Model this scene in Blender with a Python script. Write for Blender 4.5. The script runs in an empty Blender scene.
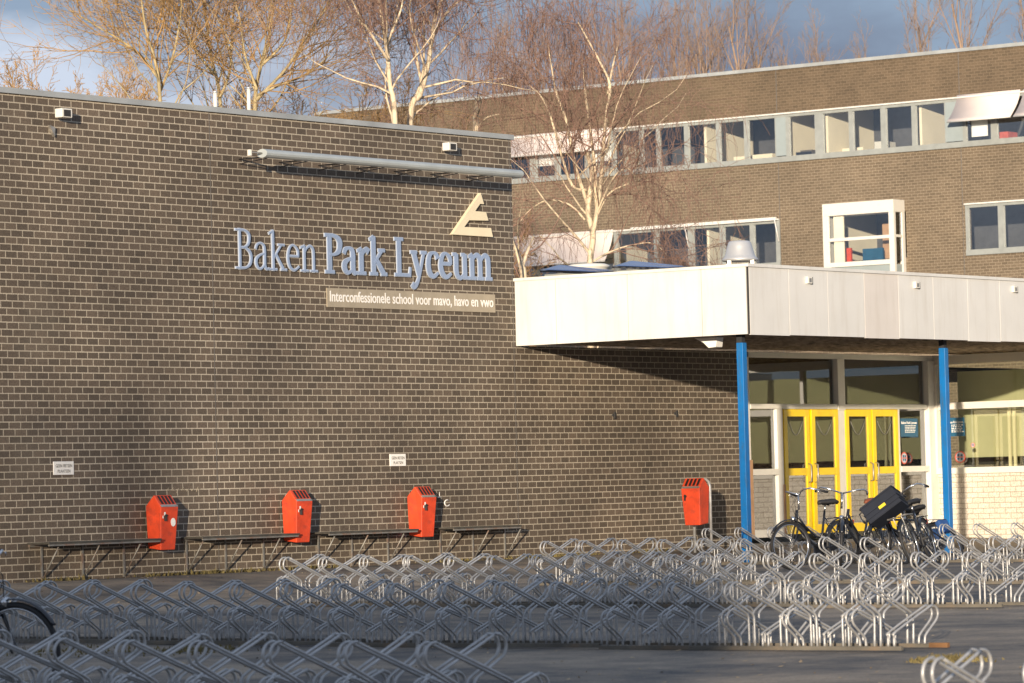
import bpy, math, random
from mathutils import Vector, Matrix
C = bpy.context.scene.collection
R = math.radians
# ------------------------------------------------------------------ camera model
F = 4000.0; W, H = 1024, 683
EYE = 1.27; ROLL = 0.0255; PITCH = math.atan(148.5 / F)
RV = Vector((1, 0, 0)); FV = Vector((0, math.cos(PITCH), math.sin(PITCH))); UV = Vector((0, -math.sin(PITCH), math.cos(PITCH)))
def ray(px, py):
    x = px - 512; y = py - 341.5
    a = x * math.cos(ROLL) - y * math.sin(ROLL); b = -x * math.sin(ROLL) - y * math.cos(ROLL)
    return (RV * a + UV * b + FV * F)
TH = R(53.5)
A = Vector((math.cos(TH), math.sin(TH), 0)); B = Vector((math.sin(TH), -math.cos(TH), 0))
EYEP = Vector((0, 0, EYE))
def hit(px, py, P, n):
    d = ray(px, py); t = (P - EYEP).dot(n) / d.dot(n)
    return EYEP + d * t
def depth_pt(px, py, Y):
    d = ray(px, py); return EYEP + d * (Y / d.y)
P0 = depth_pt(516, 346, 65.6); P0.z = 0
def WA(px, py, out=0.0):           # point on the plane parallel to the hall wall -> (s, h)
    p = hit(px, py, P0 + B * out, B); return (p - P0).dot(A), p.z
def G(x, y):                        # ground height
    z = 0.0 if y >= 51 else -0.009 * (51 - max(y, -30))
    d = (x - P0.x) * B.x + (y - P0.y) * B.y
    if d < 4: 
        t = max(0.0, min(1.0, 1 - d / 4)); z += 0.15 * t * t * (3 - 2 * t)
    return z
def GH(px, py):
    d = ray(px, py); z = 0.0
    for i in range(30):
        t = (z - EYE) / d.z; p = EYEP + d * t; z = G(p.x, p.y)
    return Vector((p.x, p.y, z))
# ------------------------------------------------------------------ materials
def new_mat(name):
    m = bpy.data.materials.new(name); m.use_nodes = True
    nt = m.node_tree; bs = nt.nodes['Principled BSDF']; return m, nt, bs
def mat(name, col, rough=0.6, metal=0.0, var=0.15, scale=6.0, spec=0.5, bump=0.0, dirt=None, dscale=1.5, damt=0.5, coat=0.0, stretch=None):
    m, nt, bs = new_mat(name); N = nt.nodes; L = nt.links
    tc = N.new('ShaderNodeTexCoord'); no = N.new('ShaderNodeTexNoise'); no.inputs['Scale'].default_value = scale; no.inputs['Detail'].default_value = 6
    L.new(tc.outputs['Object'], no.inputs['Vector'])
    rp = N.new('ShaderNodeMapRange'); rp.inputs[1].default_value = 0.3; rp.inputs[2].default_value = 0.7
    rp.inputs[3].default_value = 1 - var; rp.inputs[4].default_value = 1 + var
    L.new(no.outputs['Fac'], rp.inputs[0])
    mx = N.new('ShaderNodeVectorMath'); mx.operation = 'SCALE'; mx.inputs[0].default_value = col[:3]; L.new(rp.outputs[0], mx.inputs['Scale'])
    out = mx.outputs[0]
    if dirt:
        n2 = N.new('ShaderNodeTexNoise'); n2.inputs['Scale'].default_value = dscale; n2.inputs['Detail'].default_value = 8; n2.inputs['Roughness'].default_value = 0.65
        if stretch:
            mp = N.new('ShaderNodeMapping'); mp.inputs['Scale'].default_value = stretch; L.new(tc.outputs['Object'], mp.inputs[0]); L.new(mp.outputs[0], n2.inputs['Vector'])
        else: L.new(tc.outputs['Object'], n2.inputs['Vector'])
        r2 = N.new('ShaderNodeMapRange'); r2.inputs[1].default_value = 0.5; r2.inputs[2].default_value = 0.72; r2.inputs[3].default_value = 0; r2.inputs[4].default_value = damt
        L.new(n2.outputs['Fac'], r2.inputs[0])
        mm = N.new('ShaderNodeMix'); mm.data_type = 'RGBA'; L.new(r2.outputs[0], mm.inputs[0]); L.new(out, mm.inputs[6]); mm.inputs[7].default_value = (*dirt, 1)
        out = mm.outputs[2]
    L.new(out, bs.inputs['Base Color'])
    bs.inputs['Roughness'].default_value = rough; bs.inputs['Metallic'].default_value = metal
    bs.inputs['Specular IOR Level'].default_value = spec; bs.inputs['Coat Weight'].default_value = coat
    if bump:
        bp = N.new('ShaderNodeBump'); bp.inputs['Strength'].default_value = bump; bp.inputs['Distance'].default_value = 0.02
        L.new(no.outputs['Fac'], bp.inputs['Height']); L.new(bp.outputs[0], bs.inputs['Normal'])
    return m
def brick(name, c1, c2, mortar, bw=0.235, rh=0.1, ms=0.011, rough=0.75, stain=0.25, smooth=0.1, bloom=0.5):
    m, nt, bs = new_mat(name); N = nt.nodes; L = nt.links
    tc = N.new('ShaderNodeTexCoord'); sp = N.new('ShaderNodeSeparateXYZ'); cb = N.new('ShaderNodeCombineXYZ')
    L.new(tc.outputs['Object'], sp.inputs[0])
    ad = N.new('ShaderNodeMath'); ad.operation = 'ADD'; L.new(sp.outputs[0], ad.inputs[0]); L.new(sp.outputs[1], ad.inputs[1])
    L.new(ad.outputs[0], cb.inputs[0]); L.new(sp.outputs[2], cb.inputs[1])
    bt = N.new('ShaderNodeTexBrick'); bt.inputs['Scale'].default_value = 1; bt.inputs['Brick Width'].default_value = bw; bt.inputs['Row Height'].default_value = rh
    bt.inputs['Mortar Size'].default_value = ms; bt.inputs['Mortar Smooth'].default_value = smooth; bt.inputs['Bias'].default_value = 0.0
    bt.inputs['Color1'].default_value = (*c1, 1); bt.inputs['Color2'].default_value = (*c2, 1); bt.inputs['Mortar'].default_value = (*mortar, 1)
    L.new(cb.outputs[0], bt.inputs['Vector'])
    no = N.new('ShaderNodeTexNoise'); no.inputs['Scale'].default_value = 0.35; no.inputs['Detail'].default_value = 7; no.inputs['Roughness'].default_value = 0.6
    L.new(tc.outputs['Object'], no.inputs['Vector'])
    mr = N.new('ShaderNodeMapRange'); mr.inputs[1].default_value = 0.3; mr.inputs[2].default_value = 0.7; mr.inputs[3].default_value = 1 - stain; mr.inputs[4].default_value = 1 + stain
    L.new(no.outputs['Fac'], mr.inputs[0])
    n2 = N.new('ShaderNodeTexNoise'); n2.inputs['Scale'].default_value = 40; n2.inputs['Detail'].default_value = 4
    L.new(tc.outputs['Object'], n2.inputs['Vector'])
    m2 = N.new('ShaderNodeMapRange'); m2.inputs[1].default_value = 0.3; m2.inputs[2].default_value = 0.7; m2.inputs[3].default_value = 0.72; m2.inputs[4].default_value = 1.28
    L.new(n2.outputs['Fac'], m2.inputs[0])
    mu = N.new('ShaderNodeMath'); mu.operation = 'MULTIPLY'; L.new(mr.outputs[0], mu.inputs[0]); L.new(m2.outputs[0], mu.inputs[1])
    vs = N.new('ShaderNodeVectorMath'); vs.operation = 'SCALE'; L.new(bt.outputs['Color'], vs.inputs[0]); L.new(mu.outputs[0], vs.inputs['Scale'])
    n3 = N.new('ShaderNodeTexNoise'); n3.inputs['Scale'].default_value = 0.16; n3.inputs['Detail'].default_value = 9; n3.inputs['Roughness'].default_value = 0.7
    L.new(tc.outputs['Object'], n3.inputs['Vector'])
    m3 = N.new('ShaderNodeMapRange'); m3.inputs[1].default_value = 0.52; m3.inputs[2].default_value = 0.75; m3.inputs[3].default_value = 0; m3.inputs[4].default_value = bloom; L.new(n3.outputs['Fac'], m3.inputs[0])
    mm = N.new('ShaderNodeMix'); mm.data_type = 'RGBA'; L.new(m3.outputs[0], mm.inputs[0]); L.new(vs.outputs[0], mm.inputs[6]); mm.inputs[7].default_value = (*[c * .55 for c in mortar], 1)
    L.new(mm.outputs[2], bs.inputs['Base Color']); bs.inputs['Roughness'].default_value = rough
    bp = N.new('ShaderNodeBump'); bp.invert = True; bp.inputs['Strength'].default_value = 0.35; bp.inputs['Distance'].default_value = 0.01
    L.new(bt.outputs['Fac'], bp.inputs['Height']); L.new(bp.outputs[0], bs.inputs['Normal'])
    return m
def glass(name, tint=(0.7, 0.74, 0.7), refl=0.1):
    m = bpy.data.materials.new(name); m.use_nodes = True; nt = m.node_tree; N = nt.nodes; L = nt.links
    N.remove(N['Principled BSDF']); o = N['Material Output']
    t = N.new('ShaderNodeBsdfTransparent'); t.inputs[0].default_value = (*tint, 1)
    g = N.new('ShaderNodeBsdfGlossy'); g.inputs['Roughness'].default_value = 0.02; g.inputs[0].default_value = (0.95, 0.97, 1, 1)
    fr = N.new('ShaderNodeFresnel'); fr.inputs[0].default_value = 1.5
    ad = N.new('ShaderNodeMath'); ad.operation = 'ADD'; ad.operation = 'MULTIPLY'; ad.inputs[1].default_value = refl; L.new(fr.outputs[0], ad.inputs[0])
    # slightly wavy panes
    tc = N.new('ShaderNodeTexCoord'); no = N.new('ShaderNodeTexNoise'); no.inputs['Scale'].default_value = 0.8; L.new(tc.outputs['Object'], no.inputs['Vector'])
    bp = N.new('ShaderNodeBump'); bp.inputs['Strength'].default_value = 0.05; bp.inputs['Distance'].default_value = 0.03; L.new(no.outputs['Fac'], bp.inputs['Height']); L.new(bp.outputs[0], g.inputs['Normal'])
    mx = N.new('ShaderNodeMixShader'); L.new(ad.outputs[0], mx.inputs[0]); L.new(t.outputs[0], mx.inputs[1]); L.new(g.outputs[0], mx.inputs[2]); L.new(mx.outputs[0], o.inputs['Surface'])
    return m
M = {}
M['brick'] = brick('dark_brown_brick', (0.080, 0.062, 0.046), (0.128, 0.097, 0.071), (0.40, 0.35, 0.275), ms=0.0080, stain=0.38, bloom=0.6)
M['brick_top'] = brick('weathered_parapet_brick', (0.105, 0.076, 0.047), (0.14, 0.10, 0.063), (0.20, 0.15, 0.10), ms=0.009, stain=0.28)
M['brick_far'] = brick('tan_brick', (0.122, 0.092, 0.062), (0.165, 0.125, 0.085), (0.29, 0.235, 0.165), ms=0.009, stain=0.18)
M['brick_white'] = brick('cream_painted_brick', (0.60, 0.55, 0.47), (0.67, 0.62, 0.54), (0.36, 0.31, 0.25), ms=0.007, stain=0.15, rough=0.5)
M['coping'] = mat('zinc_coping', (0.42, 0.44, 0.44), 0.5, 0.3, 0.15, 2)
M['fascia'] = mat('cream_panel', (0.70, 0.69, 0.66), 0.4, 0, 0.05, 1.2, dirt=(0.42, 0.37, 0.29), dscale=1.0, damt=0.28, stretch=(5, 5, .55))
M['fascia2'] = mat('cream_panel_replaced', (0.67, 0.63, 0.59), 0.5, 0, 0.05, 1.2, dirt=(0.45, 0.40, 0.33), dscale=1.0, damt=0.3, stretch=(5, 5, .55))
M['soffit'] = mat('weathered_soffit_board', (0.30, 0.23, 0.16), 0.8, 0, 0.5, 5, dirt=(0.5, 0.4, 0.3), dscale=3, damt=0.6)
M['blue'] = mat('blue_paint', (0.004, 0.15, 0.44), 0.4, 0, 0.1, 3, dirt=(0.05, 0.10, 0.16), dscale=3, damt=0.8, stretch=(4, 4, 1))
M['yellow'] = mat('yellow_paint', (0.88, 0.60, 0.002), 0.4, 0, 0.06, 3, dirt=(0.5, 0.34, 0.03), dscale=5, damt=0.4)
M['white'] = mat('white_paint', (0.72, 0.70, 0.64), 0.45, 0, 0.06, 4, dirt=(0.5, 0.46, 0.38), dscale=4, damt=0.4)
M['greyframe'] = mat('grey_green_frame', (0.30, 0.32, 0.31), 0.45, 0, 0.1, 4)
M['palepanel'] = mat('pale_blue_panel', (0.30, 0.35, 0.36), 0.45, 0, 0.06, 2)
M['glass'] = glass('window_glass', (0.8, 0.83, 0.78), 3.0)
M['glass_bay'] = glass('bay_glass', (0.86, 0.88, 0.82), 1.0)
M['glass_dark'] = glass('tinted_glass', (0.55, 0.58, 0.52), 3.2)
M['glass_far'] = glass('far_window_glass', (0.96, 0.97, 0.97), 1.7)
M['curtain'] = mat('pale_green_blind', (0.58, 0.55, 0.40), 0.9, 0, 0.05, 2)
M['plaster'] = mat('cream_plaster', (0.88, 0.80, 0.62), 0.9, 0, 0.06, 1)
M['dark'] = mat('dark_interior', (0.03, 0.03, 0.032), 0.8)
M['floor'] = mat('interior_floor', (0.14, 0.13, 0.12), 0.5)
M['galv'] = mat('galvanised_steel', (0.45, 0.45, 0.45), 0.4, 0.3, 0.18, 9, dirt=(0.30, 0.29, 0.27), dscale=5, damt=0.5)
M['rail'] = mat('muddy_steel_rail', (0.15, 0.135, 0.11), 0.7, 0.2, 0.3, 4, dirt=(0.22, 0.12, 0.05), dscale=2, damt=0.7)
M['rust'] = mat('rusty_rail', (0.17, 0.085, 0.035), 0.8, 0, 0.3, 8)
M['red'] = mat('orange_red_paint', (0.66, 0.065, 0.02), 0.5, 0, 0.2, 4, dirt=(0.34, 0.05, 0.03), dscale=7, damt=0.8)
M['slot'] = mat('dark_hole', (0.01, 0.01, 0.012), 0.6)
M['worn'] = mat('bare_worn_metal', (0.38, 0.36, 0.33), 0.4, 0.6, 0.2, 12)
M['shelf'] = mat('weathered_dark_board', (0.055, 0.05, 0.042), 0.6, 0, 0.35, 6, dirt=(0.14, 0.13, 0.10), dscale=5, damt=0.5)
M['bracket'] = mat('galvanised_bracket', (0.26, 0.25, 0.23), 0.5, 0.4, 0.2, 6, dirt=(0.28, 0.10, 0.03), dscale=4, damt=0.9)
M['lilac'] = mat('periwinkle_letter_face', (0.26, 0.34, 0.50), 0.4, 0, 0.05, 3)
M['lilac_edge'] = mat('pale_letter_edge', (0.46, 0.51, 0.60), 0.4, 0, 0.05, 3)
M['logo'] = mat('cream_logo', (0.80, 0.70, 0.50), 0.4, 0, 0.04, 3)
M['banner'] = mat('taupe_panel', (0.36, 0.31, 0.235), 0.6, 0, 0.10, 4)
M['letter_white'] = mat('white_letter', (0.86, 0.84, 0.80), 0.5, 0, 0.03, 3)
M['barpaint'] = mat('pale_grey_lamp_housing', (0.42, 0.46, 0.47), 0.4, 0.1, 0.08, 3)
M['black'] = mat('black_rubber', (0.018, 0.018, 0.02), 0.65, 0, 0.2, 8)
M['blackpaint'] = mat('black_bike_paint', (0.012, 0.014, 0.02), 0.25, 0, 0.1, 8, coat=0.6)
M['chrome'] = mat('chrome', (0.65, 0.66, 0.68), 0.2, 0.95, 0.08, 10)
M['brown'] = mat('brown_leather', (0.22, 0.06, 0.025), 0.5, 0, 0.15, 9)
M['bluebag'] = mat('blue_canvas', (0.02, 0.07, 0.22), 0.7, 0, 0.15, 9)
M['crate'] = mat('charcoal_plastic', (0.014, 0.018, 0.03), 0.6, 0, 0.15, 8, spec=0.25)
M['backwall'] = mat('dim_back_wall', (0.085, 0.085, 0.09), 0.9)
M['cord'] = mat('faded_garland', (0.18, 0.18, 0.15), 0.8)
M['sticker'] = mat('yellow_sticker', (0.75, 0.55, 0.02), 0.5)
M['poster'] = mat('blue_poster', (0.008, 0.09, 0.18), 0.5)
M['roundred'] = mat('red_ring', (0.62, 0.12, 0.08), 0.5)
M['awning'] = mat('pale_pink_canvas', (0.78, 0.68, 0.63), 0.85, 0, 0.05, 2)
M['alu'] = mat('spun_aluminium', (0.62, 0.62, 0.62), 0.4, 0.5, 0.1, 3)
M['skylight'] = mat('blue_skylight_pane', (0.06, 0.12, 0.30), 0.15, 0, 0.1, 2)
M['roof'] = mat('bitumen_roof', (0.09, 0.085, 0.08), 0.9, 0, 0.2, 2)
M['birch'] = mat('birch_bark', (0.66, 0.54, 0.38), 0.8, 0, 0.25, 3, dirt=(0.06, 0.045, 0.035), dscale=5, damt=0.95)
M['birch_twig'] = mat('purple_brown_birch_twigs', (0.27, 0.165, 0.125), 0.8, 0, 0.3, 3)
M['bark'] = mat('olive_bark', (0.42, 0.34, 0.19), 0.85, 0, 0.3, 3)
M['twig'] = mat('ochre_twigs', (0.42, 0.26, 0.11), 0.8, 0, 0.3, 2)
M['twig_far'] = mat('grey_brown_twigs', (0.30, 0.21, 0.15), 0.85, 0, 0.3, 1)
M['weed'] = mat('moss_and_weeds', (0.15, 0.12, 0.045), 0.9, 0, 0.4, 6)
M['plywood'] = mat('bare_plywood', (0.50, 0.30, 0.17), 0.8)
M['dead_leaf'] = mat('dry_leaf', (0.40, 0.30, 0.18), 0.8, 0, 0.5, 3)
M['curb'] = mat('concrete_edge', (0.34, 0.30, 0.25), 0.85, 0, 0.2, 5)
def asphalt():
    m, nt, bs = new_mat('worn_asphalt'); N = nt.nodes; L = nt.links
    tc = N.new('ShaderNodeTexCoord'); 
    def noise(s, d=8, ro=0.6):
        n = N.new('ShaderNodeTexNoise'); n.inputs['Scale'].default_value = s; n.inputs['Detail'].default_value = d; n.inputs['Roughness'].default_value = ro; L.new(tc.outputs['Object'], n.inputs['Vector']); return n
    a, b, c = noise(0.28), noise(1.6, 12, .72), noise(60, 3)
    r1 = N.new('ShaderNodeValToRGB'); r1.color_ramp.elements[0].position = 0.42; r1.color_ramp.elements[1].position = 0.62
    r1.color_ramp.elements[0].color = (0.085, 0.082, 0.080, 1); r1.color_ramp.elements[1].color = (0.36, 0.29, 0.215, 1)
    s = N.new('ShaderNodeMath'); s.operation = 'MULTIPLY_ADD'; s.inputs[1].default_value = 0.45; L.new(b.outputs['Fac'], s.inputs[0])
    q = N.new('ShaderNodeMath'); q.operation = 'MULTIPLY'; q.inputs[1].default_value = 0.55; L.new(a.outputs['Fac'], q.inputs[0]); L.new(q.outputs[0], s.inputs[2])
    L.new(s.outputs[0], r1.inputs[0])
    g = N.new('ShaderNodeMapRange'); g.inputs[1].default_value = 0.3; g.inputs[2].default_value = 0.7; g.inputs[3].default_value = 0.6; g.inputs[4].default_value = 1.4; L.new(c.outputs['Fac'], g.inputs[0])
    v = N.new('ShaderNodeVectorMath'); v.operation = 'SCALE'; L.new(r1.outputs[0], v.inputs[0]); L.new(g.outputs[0], v.inputs['Scale'])
    L.new(v.outputs[0], bs.inputs['Base Color']); bs.inputs['Roughness'].default_value = 0.8
    bp = N.new('ShaderNodeBump'); bp.inputs['Strength'].default_value = 1.0; bp.inputs['Distance'].default_value = 0.06; L.new(b.outputs['Fac'], bp.inputs['Height']); L.new(bp.outputs[0], bs.inputs['Normal'])
    return m
M['asphalt'] = asphalt()
M['paving'] = mat('sandy_paving', (0.24, 0.19, 0.14), 0.85, 0, 0.2, 3, dirt=(0.12, 0.11, 0.09), dscale=2, damt=0.5)
# ------------------------------------------------------------------ mesh builder
class MB:
    def __init__(s): s.v = []; s.f = []; s.sm = []
    def add(s, vs, fs, smooth=False):
        n = len(s.v); s.v.extend([tuple(p) for p in vs]); s.f.extend([tuple(i + n for i in f) for f in fs]); s.sm.extend([smooth] * len(fs)); return s
    def box(s, x0, x1, y0, y1, z0, z1):
        return s.add([(x0,y0,z0),(x1,y0,z0),(x1,y1,z0),(x0,y1,z0),(x0,y0,z1),(x1,y0,z1),(x1,y1,z1),(x0,y1,z1)],
                     [(3,2,1,0),(4,5,6,7),(0,1,5,4),(1,2,6,5),(2,3,7,6),(3,0,4,7)])
    def prism(s, poly, d):             # poly: list of 3-D points (planar), d: extrusion vector
        n = len(poly); d = Vector(d); a = [Vector(p) for p in poly]; b = [p + d for p in a]
        fs = [tuple(range(n)), tuple(reversed(range(n, 2 * n)))] + [(i, i + n, (i + 1) % n + n, (i + 1) % n) for i in range(n)]
        return s.add(a + b, [tuple(reversed(f)) for f in fs])
    def tube(s, pts, r, k=6, cap=True):
        pts = [Vector(p) for p in pts]; n = len(pts)
        rs = r if isinstance(r, (list, tuple)) else [r] * n
        vs = []; prev = None
        for i, p in enumerate(pts):
            t = (pts[min(i + 1, n - 1)] - pts[max(i - 1, 0)])
            if t.length < 1e-9: t = Vector((0, 0, 1))
            t.normalize()
            if prev is None: u = t.cross(Vector((0, 0, 1)) if abs(t.z) < 0.9 else Vector((1, 0, 0)))
            else: u = prev - t * prev.dot(t)
            if u.length < 1e-6: u = t.orthogonal()
            u.normalize(); w = t.cross(u); prev = u
            for j in range(k):
                an = 2 * math.pi * j / k; vs.append(p + (u * math.cos(an) + w * math.sin(an)) * rs[i])
        fs = [(i*k+j, i*k+(j+1)%k, (i+1)*k+(j+1)%k, (i+1)*k+j) for i in range(n - 1) for j in range(k)]
        s.add(vs, fs, True)
        if cap and k > 3: 
            b0 = len(s.v) - len(vs); s.f.append(tuple(b0 + j for j in reversed(range(k)))); s.f.append(tuple(b0 + (n-1)*k + j for j in range(k))); s.sm += [False, False]
        return s
    def torus(s, c, ax, R_, r, n=40, k=8, squash=1.0):
        c = Vector(c); ax = Vector(ax).normalized(); u = ax.orthogonal().normalized(); w = ax.cross(u); vs = []
        for i in range(n):
            a = 2*math.pi*i/n; d = u*math.cos(a) + w*math.sin(a)
            for j in range(k):
                b = 2*math.pi*j/k; vs.append(c + d*(R_ + r*math.cos(b)) + ax*(r*squash*math.sin(b)))
        fs = [(i*k+j, ((i+1)%n)*k+j, ((i+1)%n)*k+(j+1)%k, i*k+(j+1)%k) for i in range(n) for j in range(k)]
        return s.add(vs, fs, True)
    def lathe(s, prof, c=(0,0,0), n=24):
        vs = [(c[0]+r*math.cos(2*math.pi*i/n), c[1]+r*math.sin(2*math.pi*i/n), c[2]+z) for i in range(n) for r, z in prof]; k = len(prof)
        fs = [(i*k+j, ((i+1)%n)*k+j, ((i+1)%n)*k+j+1, i*k+j+1) for i in range(n) for j in range(k-1)]
        return s.add(vs, fs, True)
    def build(s, name, m, parent=None, bevel=0.0, kind=None, label=None):
        me = bpy.data.meshes.new(name); me.from_pydata(s.v, [], s.f); me.update()
        if any(s.sm): me.polygons.foreach_set('use_smooth', s.sm)
        me.materials.append(M[m] if isinstance(m, str) else m)
        o = bpy.data.objects.new(name, me); C.objects.link(o)
        if parent: o.parent = parent
        if bevel:
            b = o.modifiers.new('bevel', 'BEVEL'); b.width = bevel; b.segments = 2; b.limit_method = 'ANGLE'
        if kind: o['kind'] = kind
        if label: o['label'] = label
        return o
def tag(o, label=None, cat=None, group=None, kind=None):
    if label: o['label'] = label
    if cat: o['category'] = cat
    if group: o['group'] = group
    if kind: o['kind'] = kind
    return o
def empty(name, loc=(0, 0, 0), rz=0.0, label=None, cat=None, group=None):
    o = bpy.data.objects.new(name, None); C.objects.link(o); o.location = loc; o.rotation_euler = (0, 0, rz); o.empty_display_size = 0.2
    return tag(o, label, cat, group)
def kids(o): return [c for c in bpy.data.objects if c.parent == o]
def copy_tree(o, parent=None):
    ch = kids(o); c = o.copy(); C.objects.link(c); c.parent = parent
    for k in ch: copy_tree(k, c)
    return c
def box_obj(name, m, parent, *a, bevel=0.0): return MB().box(*a).build(name, m, parent, bevel)
RZA = TH; RZB = TH - math.pi / 2
def FA(s, out, h=0.0): return P0 + A * s + B * out + Vector((0, 0, h))
# ------------------------------------------------------------------ ground
def ground():
    xs = [-400, -200, -90, -45] + [-30 + 1.0 * i for i in range(0, 66)] + [45, 70, 120, 250, 400]
    ys = [-150, -80, -40, -30] + [-20 + 4 * i for i in range(0, 10)] + [20 + 1.0 * i for i in range(0, 75)] + [110, 150, 220, 350, 700]
    vs = [(x, y, G(x, y) if y < 94 else 0.15) for y in ys for x in xs]; n = len(xs)
    fs = [(j*n+i, j*n+i+1, (j+1)*n+i+1, (j+1)*n+i) for j in range(len(ys)-1) for i in range(n-1)]
    return tag(MB().add(vs, fs, True).build('ground', 'asphalt'), 'worn grey asphalt school yard', None, kind='structure')
ground()
# ------------------------------------------------------------------ hall (dark brick block)
hall = empty('school_hall', FA(0, 0), RZA, 'windowless dark brown brick hall carrying the school name', 'building')
s_l, h_l = WA(-60, 80); h_top = WA(516, 134.5)[1]; h_top2 = WA(0, 88)[1]
print('hall top', h_top, h_top2, 'canopy', WA(516, 346), WA(516, 278.5))
HT = (h_top + h_top2) / 2
SL = -22.0; s0 = 0.0
MB().box(SL, s0, 0, 14, -0.2, HT - 0.08).build('wall', 'brick', hall)
MB().box(SL - .03, s0 + .04, -.04, 14.04, HT - 0.08, HT).build('roof_trim', 'coping', hall)
for px in (213, 517):
    s, _ = WA(px, 300)
    if px == 517: s = -0.06
    MB().box(s - .006, s + .006, -.003, .01, 0.0, HT - .09).build('expansion_joint', 'floor', hall)
# vent pipes on the roof
for px, yt, yb, lab in ((215, 93, 106, 'shorter white vent pipe on the hall roof, behind the left tree'), (248.5, 89, 108, 'taller white vent pipe on the hall roof above the lamp bar end')):
    s, h = WA(px, yt, -0.6); o = empty('vent_pipe', FA(s, -0.6, HT), 0, lab, 'pipe', 'white vent pipes on the hall roof')
    MB().tube([(0, 0, -.02), (0, 0, h - HT)], 0.03, 10).build('pipe', 'white', o)
    MB().tube([(0, 0, h - HT), (0, 0, h - HT + .03)], 0.034, 10).build('cap', 'alu', o)
# lamp bar
s1, hb = WA(262, 154, .66); s2, hb2 = WA(519, 173.5, .66); s3, _ = WA(249.5, 152, .66)
print('bar', s1, hb, s2, hb2)
hb = (hb + hb2) / 2
lb = empty('sign_lamp_bar', FA(s1, 0, hb), RZA, 'long pale grey lamp bar on arms above the school name', 'lamp')
L_ = s2 - s1
prof = [(-.66-.10*math.cos(a), .066*math.sin(a)) for a in [i*math.pi*2/14 for i in range(14)]]
MB().prism([(0, y, z) for y, z in prof], (L_, 0, 0)).build('housing', 'barpaint', lb)
MB().tube([(s3 - s1, -.66, 0), (0, -.66, 0)], .014, 6).build('cable', 'worn', lb)
MB().box(s3 - s1 - .01, s3 - s1 + .02, -.69, -.63, -.05, .04).build('end_bracket', 'white', lb)
n = 7
for i in range(n):
    x = .25 + i * (L_ - .5 - .3) / (n - 1)
    MB().tube([(x, -.60, -.03), (x, 0, -.03)], .012, 5).tube([(x, -.55, -.05), (x + .01, -.0, -.10)], .008, 5).build('arm', 'blackpaint', lb)
# floodlight / camera on hall
def camera_box(px, py, label):
    s, h = WA(px, py, .12); o = empty('security_lamp', FA(s, 0, h), RZA, label, 'wall lamp', 'small box lamps high on the hall wall')
    MB().box(-.13, .09, -.24, -.10, -.06, .07).build('housing', 'white', o, .012)
    MB().box(-.09, .05, -.245, -.24, -.045, .05).build('lens', 'dark', o)
    MB().box(.02, .06, -.11, 0, -.05, .0).build('arm', 'worn', o)
camera_box(62, 114, 'small white box lamp high on the hall wall at far left'); camera_box(448, 147.5, 'small white box lamp above the right half of the lamp bar')
s, h = WA(51.5, 129.5, .03); tag(MB().prism([(-.05, 0, .06), (.06, 0, .03), (.05, 0, -.10), (.02, 0, -.06)], (0, -.05, 0)).build('broken_bracket', 'worn'), 'broken pale bracket stub under the leftmost box lamp', 'bracket').matrix_world = Matrix.Translation(FA(s, 0, h)) @ Matrix.Rotation(RZA, 4, 'Z')
# enamel signs
def plain_text(txt, size, sx=1.0, offset=0.0, ext=0.002):
    cu = bpy.data.curves.new('txt', 'FONT'); cu.body = txt; cu.size = size; cu.offset = offset; cu.extrude = ext; cu.align_x = 'LEFT'; cu.resolution_u = 3
    to = bpy.data.objects.new('txt', cu); C.objects.link(to); bpy.context.view_layer.update()
    me = to.to_mesh(); vs = [(v.co.x * sx, 0 - v.co.z, v.co.y) for v in me.vertices]; fs = [tuple(p.vertices) for p in me.polygons]
    to.to_mesh_clear(); bpy.data.objects.remove(to); bpy.data.curves.remove(cu)
    return vs, fs
def text_mb(txt, x0, x1, z0, size, y, offset=0.0):
    vs, fs = plain_text(txt, size, 1, offset); a = min(v[0] for v in vs); b = max(v[0] for v in vs); k = (x1 - x0) / (b - a)
    return MB().add([(x0 + (v[0] - a) * k, y + v[1], z0 + v[2]) for v in vs], fs)
for px, py, lab in ((53, 475, 'white enamel notice on the brick wall left of the leftmost bin'), (389.5, 466.2, 'white enamel notice on the brick wall above the third bin')):
    s, h = WA(px, py); s_, h_ = WA(px + (20 if px < 100 else 15.5), py - 13); w = s_ - s; hh = .19
    o = empty('wall_notice', FA(s, 0, h), RZA, lab, 'sign', 'white notices on the hall wall')
    MB().box(0, w, -.015, 0, 0, hh).build('plate', 'letter_white', o, .004)
    text_mb('GEEN FIETSEN', .04, w - .04, hh * .56, .065, -.018).build('lettering', 'worn', o)
    text_mb('PLAATSEN', .08, w - .08, hh * .16, .065, -.018).build('lettering', 'worn', o)
# ------------------------------------------------------------------ school name in serif letters
def smooth_path(pts, n=5):
    if len(pts) < 3: return pts
    out = []; P = [pts[0]] + list(pts) + [pts[-1]]
    for i in range(1, len(P) - 2):
        for k in range(n):
            t = k / n; a, b, c, d = P[i-1], P[i], P[i+1], P[i+2]
            out.append(tuple(0.5 * (2*b[j] + (c[j]-a[j])*t + (2*a[j]-5*b[j]+4*c[j]-d[j])*t*t + (3*b[j]-a[j]-3*c[j]+d[j])*t**3) for j in range(3)))
    out.append(pts[-1]); return out
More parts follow.
